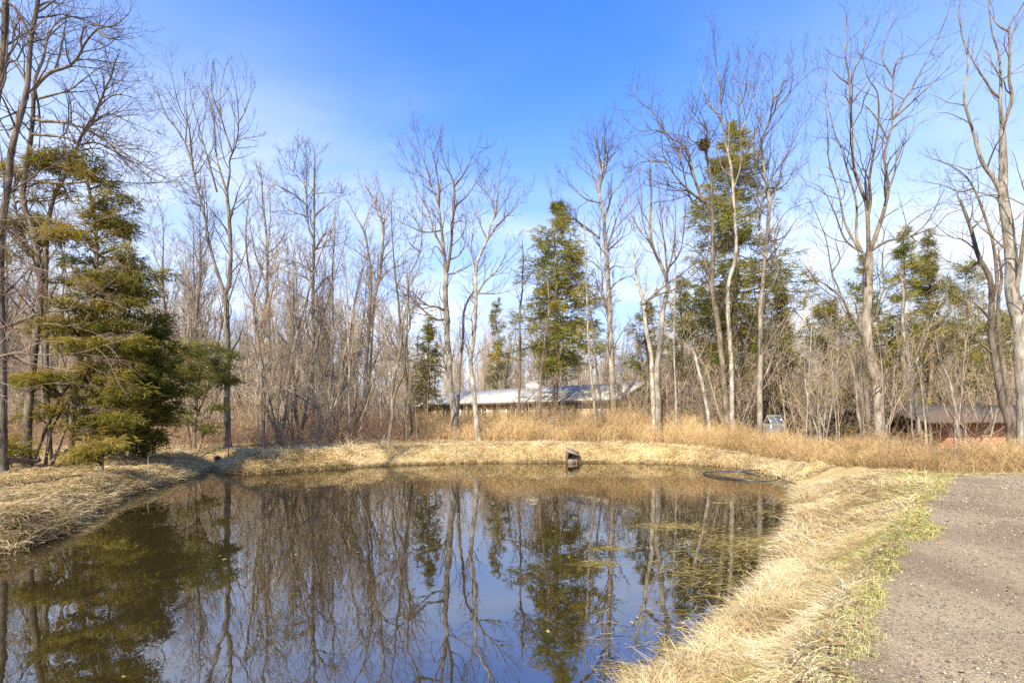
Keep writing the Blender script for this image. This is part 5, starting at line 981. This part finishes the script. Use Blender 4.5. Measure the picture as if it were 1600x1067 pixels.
# thin saplings in the brush fringe
SAP = [grown(950 + i, (5.5, 4.2, 6.5)[i], 0.03, 1, 8, ('bark_pale', 'bark_grey', 'bark_pale')[i], ('twig_pale', 'twig', 'twig_pale')[i], 0.0045, (0.3, 0.7), 0.12, dens=1.0, t0=0.3) for i in range(3)]
for i in range(44):
    u_ = rw.uniform(0.05, 0.98) * cs[-1]; x = np.interp(u_, cs, HF[:, 0]); y = np.interp(u_, cs, HF[:, 1]); v_ = rw.uniform(0.3, 1.1) * np.interp(u_, cs, HD); a_ = math.atan2(x, y); x += v_ * math.sin(a_); y += v_ * math.cos(a_)
    plant('sapling', SAP[i % 3], (x, y, float(height(np.array([x]), np.array([y]))[0])), rw.uniform(0, 6.28), rw.uniform(0.55, 1.05), ('taller pale', 'short grey', 'tallest slender pale')[i % 3] + ' sapling standing in the tan brush', 'saplings in the tan brush, ' + ('taller pale', 'short grey', 'tallest pale')[i % 3], 'sapling')
for i in range(26):
    x = rw.uniform(-26, -5); y = rw.uniform(29, 36) if x > -13 else rw.uniform(25.5, 34)
    plant('sapling', SAP[i % 3], (x, y, float(height(np.array([x]), np.array([y]))[0])), rw.uniform(0, 6.28), rw.uniform(0.6, 1.2), ('taller pale', 'short grey', 'tallest slender pale')[i % 3] + ' sapling in the reddish thicket left of the pond', 'saplings in the reddish thicket, ' + ('taller pale', 'short grey', 'tallest pale')[i % 3], 'sapling')
# the far wood that reads as one grey mass
bag = Bag()
FV = []
for i in range(5):
    a_, b_ = grown(970 + i, (17, 19, 16, 20, 18)[i], 0.17, 1 + i % 2, 12, 'bark_grey', 'twig_pale', 0.027, (0.35, 0.8), 0.12, dens=0.42, t0=0.18, sides=5)
    vs = []; fs = []; off = 0
    for me in (a_, b_):
        v = np.empty(len(me.vertices) * 3, np.float32); me.vertices.foreach_get('co', v); f = np.empty(len(me.loops), np.int32); me.loops.foreach_get('vertex_index', f)
        vs.append(v.reshape(-1, 3)); fs.append(f.reshape(-1, 4) + off); off += len(me.vertices)
    FV.append((np.concatenate(vs), np.concatenate(fs)))
for i in range(820):
    y = math.sqrt(rw.uniform(50 ** 2, 140 ** 2)); x = y * rw.uniform(-1.15, 1.12)
    if y < 80 and abs(x) < 0.32 * y and y + 0.9 * x < 72: continue
    v, f = FV[i % 5]; a_ = rw.uniform(0, 6.28); s_ = rw.uniform(0.6, 1.05)
    z = float(height(np.array([x]), np.array([y]))[0])
    q = np.stack(((v[:, 0] * math.cos(a_) - v[:, 1] * math.sin(a_)) * s_ + x, (v[:, 0] * math.sin(a_) + v[:, 1] * math.cos(a_)) * s_ + y, v[:, 2] * s_ + z), 1)
    bag.add((q, f), np.full(len(q), rw.uniform(0.3, 0.8)))
tag(obj('far_woods', bag.mesh('far_woods', M['twig_pale'])), 'far off leafless wood closing the horizon as one grey brown mass', 'woods', kind='stuff')
# ------------------------------------------------------------------ buildings and small things
M['roof_metal'] = plain('pale_roof', (0.45, 0.42, 0.36), 0.9, 0.3, 2.5, 0.1, stretch=(1, 1, 1))
M['roof_dark'] = plain('dark_shingle', (0.10, 0.073, 0.055), 0.95, 0.4, 5, 0.5, stretch=(1, 1, 6))
M['siding'] = plain('tan_siding', (0.43, 0.32, 0.19), 0.8, 0.2, 3, 0.2, stretch=(0.3, 0.3, 8))
M['redwood'] = plain('red_siding', (0.20, 0.075, 0.05), 0.85, 0.25, 4, 0.2, stretch=(4, 4, 0.5))
M['grey_white'] = plain('weathered_white', (0.36, 0.35, 0.32), 0.7, 0.35, 12)
M['white'] = plain('white_paint', (0.70, 0.68, 0.63), 0.6, 0.06, 8)
M['soffit'] = plain('brown_trim', (0.10, 0.065, 0.045), 0.8, 0.2, 5)
M['black_pipe'] = plain('black_pipe', (0.035, 0.034, 0.034), 0.35, 0.3, 12)
M['concrete'] = plain('weathered_wood', (0.21, 0.16, 0.125), 0.9, 0.35, 9, 0.4, stretch=(1, 4, 4))
M['dark_hole'] = plain('corrugated_pipe', (0.012, 0.010, 0.008), 0.9, 0.3, 8)
M['nest'] = tint_mat('nest_leaf', [(0, (0.06, 0.046, 0.024)), (0.5, (0.14, 0.10, 0.05)), (1, (0.25, 0.18, 0.10))], 0.9, 0.1)
m, t, b = new_mat('brick'); bt = t.nodes.new('ShaderNodeTexBrick'); tc = t.nodes.new('ShaderNodeTexCoord'); t.links.new(tc.outputs['UV'], bt.inputs['Vector'])
bt.inputs['Color1'].default_value = (0.40, 0.12, 0.06, 1); bt.inputs['Color2'].default_value = (0.31, 0.085, 0.045, 1); bt.inputs['Mortar'].default_value = (0.36, 0.25, 0.19, 1); bt.inputs['Scale'].default_value = 1.0
bt.inputs['Brick Width'].default_value = 0.22; bt.inputs['Row Height'].default_value = 0.075; bt.inputs['Mortar Size'].default_value = 0.01
t.links.new(bt.outputs[0], b.inputs['Base Color']); b.inputs['Roughness'].default_value = 0.9; M['brick'] = m
m, t, b = new_mat('window_glass'); b.inputs['Base Color'].default_value = (0.02, 0.025, 0.03, 1); b.inputs['Roughness'].default_value = 0.05; b.inputs['Specular IOR Level'].default_value = 0.8; M['glass'] = m
m, t, b = new_mat('greenhouse_glass'); t.nodes.remove(b); out = t.nodes.get('Material Output')
g_ = t.nodes.new('ShaderNodeBsdfGlossy'); g_.inputs['Roughness'].default_value = 0.08; tr = t.nodes.new('ShaderNodeBsdfTransparent'); tr.inputs[0].default_value = (0.75, 0.78, 0.76, 1); df = t.nodes.new('ShaderNodeBsdfDiffuse'); df.inputs[0].default_value = (0.4, 0.42, 0.4, 1)
mx = t.nodes.new('ShaderNodeMixShader'); mx.inputs[0].default_value = 0.22; t.links.new(tr.outputs[0], mx.inputs[1]); t.links.new(g_.outputs[0], mx.inputs[2]); m2 = t.nodes.new('ShaderNodeMixShader'); m2.inputs[0].default_value = 0.14
t.links.new(mx.outputs[0], m2.inputs[1]); t.links.new(df.outputs[0], m2.inputs[2]); t.links.new(m2.outputs[0], out.inputs[0]); M['ghglass'] = m
def prt(name, VFs, mat, parent, label=None):
    bag = Bag()
    for vf in VFs: bag.add(vf)
    o = obj(name, bag.mesh(name, M[mat]), parent)
    if label: o['label'] = label
    return o
def quad(a, b_, c, d_, th=0.0):
    """slab between four corners, thickened downward"""
    P = np.array([a, b_, c, d_], float); n = np.cross(P[1] - P[0], P[3] - P[0]); n /= np.linalg.norm(n); n *= np.sign(n[2]) if abs(n[2]) > 1e-6 else 1
    V = np.vstack((P, P - n * th)); return V, np.array([(0, 1, 2, 3), (7, 6, 5, 4), (0, 4, 5, 1), (1, 5, 6, 2), (2, 6, 7, 3), (3, 7, 4, 0)])
# long low house behind the brush
A = np.array([-12.2, 59.0]); B_ = np.array([8.0, 40.0]); L = float(np.linalg.norm(B_ - A)); ax = math.atan2(B_[1] - A[1], B_[0] - A[0])
hz0 = 1.25; house = empty('ranch_house', ((A[0] + B_[0]) / 2, (A[1] + B_[1]) / 2, hz0), 'long low house with a pale sunlit roof beyond the brush', 'house'); house.rotation_euler = (0, 0, ax)
# local x along the front wall, -y towards the pond
we = 2.62; dp = 8.4; hl = L / 2
prt('wall', [box((2.2, dp / 2, we / 2), (L - 5.4, dp, we))], 'siding', house)
prt('wing', [box((-hl + 1.9, dp / 2 + .3, we / 2 - .12), (4.4, dp - 1, we - 0.24))], 'redwood', house, 'dark red left end wall')
rh = 1.6; ov = 0.45
rf = prt('roof', [quad((-hl + 3.5, -ov, we), (hl + .5, -ov, we), (hl + .5, dp / 2, we + rh), (-hl + 3.5, dp / 2, we + rh), 0.16), quad((hl + .5, dp + ov, we), (-hl + 3.5, dp + ov, we), (-hl + 3.5, dp / 2 + .003, we + rh), (hl + .5, dp / 2 + .003, we + rh), 0.16)], 'roof_metal', house)
prt('lower_roof', [quad((-hl - .6, -ov + .5, we - .14), (-hl + 3.49, -ov + .5, we - .14), (-hl + 3.49, dp / 2, we + rh - .75), (-hl - .6, dp / 2, we + rh - .75), 0.14), quad((-hl + 3.49, dp + ov - .5, we - .14), (-hl - .6, dp + ov - .5, we - .14), (-hl - .6, dp / 2 + .003, we + rh - .75), (-hl + 3.49, dp / 2 + .003, we + rh - .75), 0.14)], 'roof_metal', house)
prt('gable', [(np.array([(hl - .5, 0, we), (hl - .5, dp, we), (hl - .5, dp / 2, we + rh - .1), (hl - .7, 0, we), (hl - .7, dp, we), (hl - .7, dp / 2, we + rh - .1)]), np.array([(0, 1, 2, 2), (5, 4, 3, 3)])[:, :3])], 'siding', house)
prt('fascia', [box((2, -ov - .03, we - .12), (L - 2.6, 0.05, 0.24))], 'soffit', house); prt('soffit', [box((2, -ov / 2 - .03, we - .22), (L - 5, ov - .1, 0.05))], 'soffit', house)
ch = prt('chimney', [box((1.9, dp / 2, we + rh + .1), (1.5, 0.7, .8))], 'white', house); prt('chimney_cap', [box((1.9, dp / 2, we + rh + .545), (1.7, 0.9, 0.1))], 'white', ch)
for x_, w_ in ((-5.5, 2.2), (-1.2, 1.6), (3.4, 2.4), (8.2, 2.0)):
    wn = prt('window', [box((x_, -0.012, 1.55), (w_, 0.06, 1.1))], 'glass', house); prt('frame', [box((x_ - w_ / 2, -.03, 1.55), (.08, .12, 1.2)), box((x_ + w_ / 2, -.03, 1.55), (.08, .12, 1.2)), box((x_, -.035, 2.14), (w_ + .16, .11, .08)), box((x_, -.035, .96), (w_ + .16, .13, .08)), box((x_, -.045, 1.55), (.05, .05, 1.08))], 'white', wn)
dr = prt('door', [box((0.9, -0.02, 1.02), (0.95, 0.07, 2.04))], 'soffit', house); prt('handle', [box((1.25, -.075, 1.0), (.05, .05, .12))], 'white', dr)
for x_ in (-6.9, -3.0, 4.9, 6.6, 10.2): prt('porch_post', [box((x_, -ov + .1, we / 2 - .1), (.12, .12, we - .27))], 'siding', house)
# dish on its mast behind the right end of the roof
q = pt(971, 606, 39); dish = empty('satellite_dish', (q[0], q[1], 1.2), 'small white satellite dish on a mast past the right end of the long roof', 'satellite dish')
n_ = 16; th = np.arange(n_) * 2 * pi / n_; V = [(0, 0.10, 0)] + [(0.17 * math.cos(a_), 0.07, 0.17 * math.sin(a_)) for a_ in th] + [(0.36 * math.cos(a_), 0, 0.36 * math.sin(a_)) for a_ in th]
F3 = np.array([(0, 1 + i, 1 + (i + 1) % n_) for i in range(n_)]); F4 = np.array([(1 + i, 1 + n_ + i, 1 + n_ + (i + 1) % n_, 1 + (i + 1) % n_) for i in range(n_)])
V = np.array(V); tl = np.array([[1, 0, 0], [0, math.cos(.35), -math.sin(.35)], [0, math.sin(.35), math.cos(.35)]]); V = V @ tl.T; hgt = q[2] - 1.2; V = V + np.array((0, -.1, hgt))
me_ = mesh_from('reflector', np.vstack((V, V + np.array((0, 0.02, 0)))), [np.vstack((F3, F3[:, ::-1] + len(V))), np.vstack((F4, F4[:, ::-1] + len(V)))], M['white'], smooth=True); obj('reflector', me_, dish)
obj('mast', mesh_from('mast', *tubes(np.array([[(0, 0.02, -0.1), (0, 0.02, hgt * .5), (0, 0.02, hgt)]]), np.full((1, 3), 0.03), 8), M['white']), dish)
obj('feed_arm', mesh_from('feed_arm', *tubes(np.array([[(0, -.1, hgt - .3), (0, -.35, hgt - .12), (0, -.45, hgt + .02)]]), np.full((1, 3), 0.015), 6), M['white']), dish)
# white box by the brush
q = pt(863, 649, 38); bx_ = empty('utility_box', (q[0], q[1], 1.0), 'small white utility box half sunk in the tan brush before the house', 'utility box')
prt('cabinet', [box((0, 0, 0.75), (.85, .5, 1.45))], 'white', bx_); prt('lid', [box((0, 0, 1.52), (.95, .6, .08))], 'white', bx_); prt('door', [box((0.03, -.262, .78), (.62, .03, 1.15))], 'white', bx_)
# low red brick house at the right
q0 = pt(1462, 650, 33); rhx = q0[0] + 5.3; gz = float(height(np.array([rhx]), np.array([34.]))[0]) - 0.35
bh = empty('brick_house', (rhx, 33.0, gz), 'low red brick house with a wide dark shingle roof behind the right hand trunks', 'house'); bh.rotation_euler = (0, 0, 0.10)
W_ = 10.0; we2 = 2.0 - gz + 0.35
V, F = box((0, 3.5, we2 / 2), (W_, 7, we2)); me_ = mesh_from('wall', V, F, M['brick']); uv = me_.uv_layers.new(name='UVMap')
co = [me_.vertices[l.vertex_index].co for l in me_.loops]; uv.data.foreach_set('uv', [c for v in co for c in (v.x + v.y, v.z)]); obj('wall', me_, bh)
prt('roof', [quad((-W_ / 2 - 2.6, -.9, we2), (W_ / 2 + .8, -.9, we2), (W_ / 2 + .8, 3.5, we2 + 1.05), (-W_ / 2 - 2.6, 3.5, we2 + 1.05), .15), quad((W_ / 2 + .8, 7.9, we2), (-W_ / 2 - 2.6, 7.9, we2), (-W_ / 2 - 2.6, 3.503, we2 + 1.05), (W_ / 2 + .8, 3.503, we2 + 1.05), .15)], 'roof_dark', bh)
prt('fascia', [box((-.9, -.93, we2 - .1), (W_ + 3.3, .05, .2))], 'soffit', bh); prt('carport_post', [box((-W_ / 2 - 2.3, -.5, we2 / 2 - .1), (.14, .14, we2 - .22))], 'soffit', bh); prt('carport_post', [box((-W_ / 2 - 2.3, 7.4, we2 / 2 - .1), (.14, .14, we2 - .22))], 'soffit', bh)
for sx in (-1, 1): prt('gable', [(np.array([((W_ / 2 - o_ if sx > 0 else -W_ / 2 - 2.4 + o_), y_, z_) for o_ in (.02, .2) for y_, z_ in ((0.01, we2), (6.99, we2), (3.5, we2 + .92))]), np.array([(0, 1, 2), (5, 4, 3)]))], 'soffit', bh)
for x_, w_ in ((4.4, 1.6),):
    wn = prt('window', [box((x_, -.01, we2 - 0.95), (w_, .06, 1.0))], 'glass', bh); prt('frame', [box((x_, -.03, we2 - .42), (w_ + .14, .09, .07)), box((x_, -.03, we2 - 1.48), (w_ + .14, .11, .07)), box((x_ - w_ / 2 - .03, -.028, we2 - .95), (.07, .08, 1.0)), box((x_ + w_ / 2 + .03, -.028, we2 - .95), (.07, .08, 1.0))], 'soffit', wn)
# little greenhouse
q = pt(1209, 650, 31); gz = float(height(q[:1], q[1:2])[0]); gh = empty('greenhouse', (q[0], q[1], gz), 'small white framed greenhouse with glass sides at the edge of the brush', 'greenhouse'); gh.rotation_euler = (0, 0, -1.18); gh.scale = (.64, .64, 1.1)
hw_, hd, e_, rg = 0.48, 0.85, 1.45, 1.95; e_ += 0.0
bars = []
def bar(a_, b_, r_=0.028): bars.append(tubes(np.array([[a_, tuple((np.array(a_) + np.array(b_)) / 2), b_]], float), np.full((1, 3), r_), 4))
for sx in (-1, 1):
    for y_ in (-hd, hd): bar((sx * hw_, y_, 0), (sx * hw_, y_, e_)); bar((sx * hw_, y_, e_), (0, y_, rg))
    bar((sx * hw_, -hd, e_), (sx * hw_, hd, e_)); bar((sx * hw_, -hd, .45), (sx * hw_, hd, .45), .02); bar((sx * hw_, 0, 0), (sx * hw_, 0, e_), .018); bar((sx * hw_, 0, e_), (0, 0, rg), .018)
bar((0, -hd, rg), (0, hd, rg))
for y_ in (-hd, hd): bar((-hw_, y_, .78), (hw_, y_, .78)); bar((-hw_, y_, e_), (hw_, y_, e_)); bar((-.05, y_, 0), (-.05, y_, e_), .02)
prt('frame', bars, 'grey_white', gh)
prt('base', [box((0, -hd, .2), (2 * hw_ - .06, .03, .40)), box((hw_, 0, .2), (.03, 2 * hd - .06, .40)), box((-hw_, 0, .2), (.03, 2 * hd - .06, .40)), box((0, hd, .2), (2 * hw_ - .06, .03, .40))], 'grey_white', gh)
pn = []
for sx in (-1, 1): pn += [quad((sx * hw_, -hd, .42), (sx * hw_, hd, .42), (sx * hw_, hd, e_), (sx * hw_, -hd, e_), .006), quad((sx * hw_, -hd, e_), (sx * hw_, hd, e_), (0, hd, rg), (0, -hd, rg), .006)]
pn += [quad((-hw_, y_, .42), (hw_, y_, .42), (hw_, y_, e_), (-hw_, y_, e_), .006) for y_ in (-hd, hd)]
prt('panes', pn, 'ghglass', gh)
# black hose ring
d_ = 22.4; cx, cy = (1158 - 800) / 800 * d_, d_; th = np.linspace(0.55, 2 * pi - 0.15, 60); rr = 1.42 + 0.05 * np.sin(3 * th)
P = np.stack((cx + 1.02 * rr * np.cos(th), cy + 1.28 * rr * np.sin(th), 0.022 + 0.03 * np.sin(2 * th + 1)), 1); P[:6, 2] += np.linspace(0.10, 0, 6)
hs = mesh_from('hose', *tubes(P[None], np.full((1, 60), 0.032), 10), M['black_pipe'], smooth=True); o = obj('hose', hs); tag(o, 'black pipe curled into a ring floating by the far right shore', 'hose')
# drain box at the middle of the far bank
cx, cy = shore_pt(893, 723); dr = empty('drain_box', (cx, cy - .05, 0.02), 'weathered drain box with tilted lid and round pipe mouth on the far bank', 'drain'); dr.scale = (.85, .85, .85)
tp = np.array([(-.32, -.18, .80), (.52, -.05, .48), (.58, .75, .62), (-.26, .70, .95)]); prt('lid', [quad(*tp, .07)], 'concrete', dr)
prt('side_wall', [box((-.29, .22, .30), (.06, .8, .85))], 'soffit', dr); prt('back_wall', [box((0, .55, .2), (.6, .05, .6))], 'soffit', dr)
th = np.arange(18) * 2 * pi / 18; ring = lambda r_, y_: np.stack((r_ * np.cos(th) - .06, np.full(18, y_), .42 + r_ * np.sin(th)), 1)
V = np.vstack((ring(.155, -.12), ring(.125, -.12), ring(.125, .5), ring(.155, .5))); f = np.arange(18); g = (f + 1) % 18
F = np.vstack([np.stack((f + a_, g + a_, g + b_, f + b_), 1) for a_, b_ in ((0, 18), (18, 36), (54, 0))]); obj('pipe', mesh_from('pipe', V, F, M['dark_hole'], smooth=False), dr)
prt('stone_apron', [box((-.05, -.05, .10), (.5, .5, .26), .1, .8), box((.25, .1, .06), (.35, .45, .3), -.2, .7)], 'deadwood', dr)
# black culvert mouth at the left corner
q = pt(341, 718.5, 26.45); q[2] = 0.36; cu = empty('culvert', (q[0], q[1], q[2]), 'black corrugated pipe end sticking out of the left corner bank', 'culvert'); cu.rotation_euler = (0.05, 0, 0.62); cu.scale = (1.05, 1, 1.05)
n_ = 20; th = np.arange(n_) * 2 * pi / n_; prof = [(0.146 + (0.012 if i % 2 else 0), -.3 + i * .06) for i in range(24)]
V = np.vstack([np.stack((r_ * np.cos(th), np.full(n_, y_), r_ * np.sin(th)), 1) for r_, y_ in prof] + [np.stack((.14 * np.cos(th), np.full(n_, y_), .14 * np.sin(th)), 1) for y_ in (-.3, 1.0)]); f = np.arange(n_); g = (f + 1) % n_
F = [np.stack((f + i * n_, g + i * n_, g + (i + 1) * n_, f + (i + 1) * n_), 1) for i in range(23)] + [np.stack((f + 24 * n_, g + 24 * n_, g, f), 1), np.stack((f + 25 * n_, g + 25 * n_, g + 24 * n_, f + 24 * n_), 1)]
V = np.vstack((V, (0, .6, 0))); cap = np.array([(25 * n_ + i, 25 * n_ + (i + 1) % n_, len(V) - 1) for i in range(n_)]); V[-1] = (0, 1.0, 0)
obj('pipe', mesh_from('pipe', V, [np.vstack(F), cap], M['dark_hole'], smooth=True), cu)
obj('stake', mesh_from('stake', *tubes(np.array([[(.02, -.45, -.75), (.12, -.4, -.2), (.2, -.36, .12)]]), np.full((1, 3), .009), 6), M['deadwood']), cu)
# fallen log and broken limb on the left bank
def log(name, a_, b_, da, db, r0, r1, label, sag=0.05, seed=1):
    r = np.random.default_rng(seed); p0, p1 = pt(*a_, da), pt(*b_, db)
    for p in (p0, p1):
        p[2] = max(p[2], float(height(p[:1], p[1:2])[0]) + r0 * .5)
    P, R = resample(np.stack((p0, p0 * .6 + p1 * .4 + np.array((0, 0, sag)), p0 * .25 + p1 * .75 + np.array((0, .1, -sag)), p1)), np.array((r0, (r0 + r1) / 2, r1 * 1.1, r1)), 20); P = wiggle(r, P[None], R[None], .3)[0]
    base = P[0].copy(); root = empty(name, base, label, 'log'); V, F = tubes((P - base)[None], R[None], 10); nV = len(V)
    c0, c1 = (P[0] - base), (P[-1] - base); V = np.vstack((V, c0, c1)); F3 = np.array([((i + 1) % 10, i, nV) for i in range(10)] + [(190 + i, 190 + (i + 1) % 10, nV + 1) for i in range(10)])
    obj('bark', mesh_from('bark', V, [F, F3], M['deadwood'], smooth=True), root)
    pk = P[9] - base; obj('branch_stub', mesh_from('branch_stub', *tubes(np.stack((pk, pk + np.array((.1, -.05, .2)), pk + np.array((.22, -.12, .33))))[None], np.array([[.03, .022, .012]]), 6), M['deadwood']), root)
log('fallen_log', (2, 722), (62, 718), 17.0, 18.2, .13, .07, 'rotten dark log lying on the left bank beside the evergreen shrub', .05, 4)
log('fallen_branch', (76, 716), (104, 703), 18.2, 18.6, .06, .05, 'grey broken limb propped against the stems of the ragged cedar', .02, 5)
log('fallen_branch', (590, 612 + 66), (634, 690), 34, 33, .05, .03, 'pale broken branch tilted in the thicket at the left of the brush', .05, 6)
# nest
c = pt(1100, 226, 30.8); r = np.random.default_rng(9); n = 420; g = r.normal(0, 1, (n, 3)); g = unit(g) * (r.random((n, 1)) ** 0.45) * np.array((.30, .30, .36))
g = g * 0.62; V, F = sprays(r, c + g, unit(g + r.normal(0, .1, g.shape)), 3, .19, .035, .3, .8); V = V - c
root = empty('nest', c, 'dark ball of a leafy squirrel nest lodged in the twisted tree top', 'nest'); obj('leaves', mesh_from('leaves', V, F, M['nest'], np.repeat(r.random(n * 3), 6)), root)
P = np.zeros((120, 4, 3)); a_ = r.uniform(0, 6.28, 120); e_ = r.normal(-.1, .6, 120); rs_ = r.uniform(.8, 1.9, 120)
for k in range(4): P[:, k] = np.stack((np.cos(a_ + k * .5) * .17 * rs_ * np.cos(e_), np.sin(a_ + k * .5) * .17 * rs_ * np.cos(e_), .26 * np.sin(e_ + .15 * k) * rs_ - .04), 1)
obj('sticks', mesh_from('sticks', *tubes(P, np.full((120, 4), .009), 4), M['twig_dark']), root)
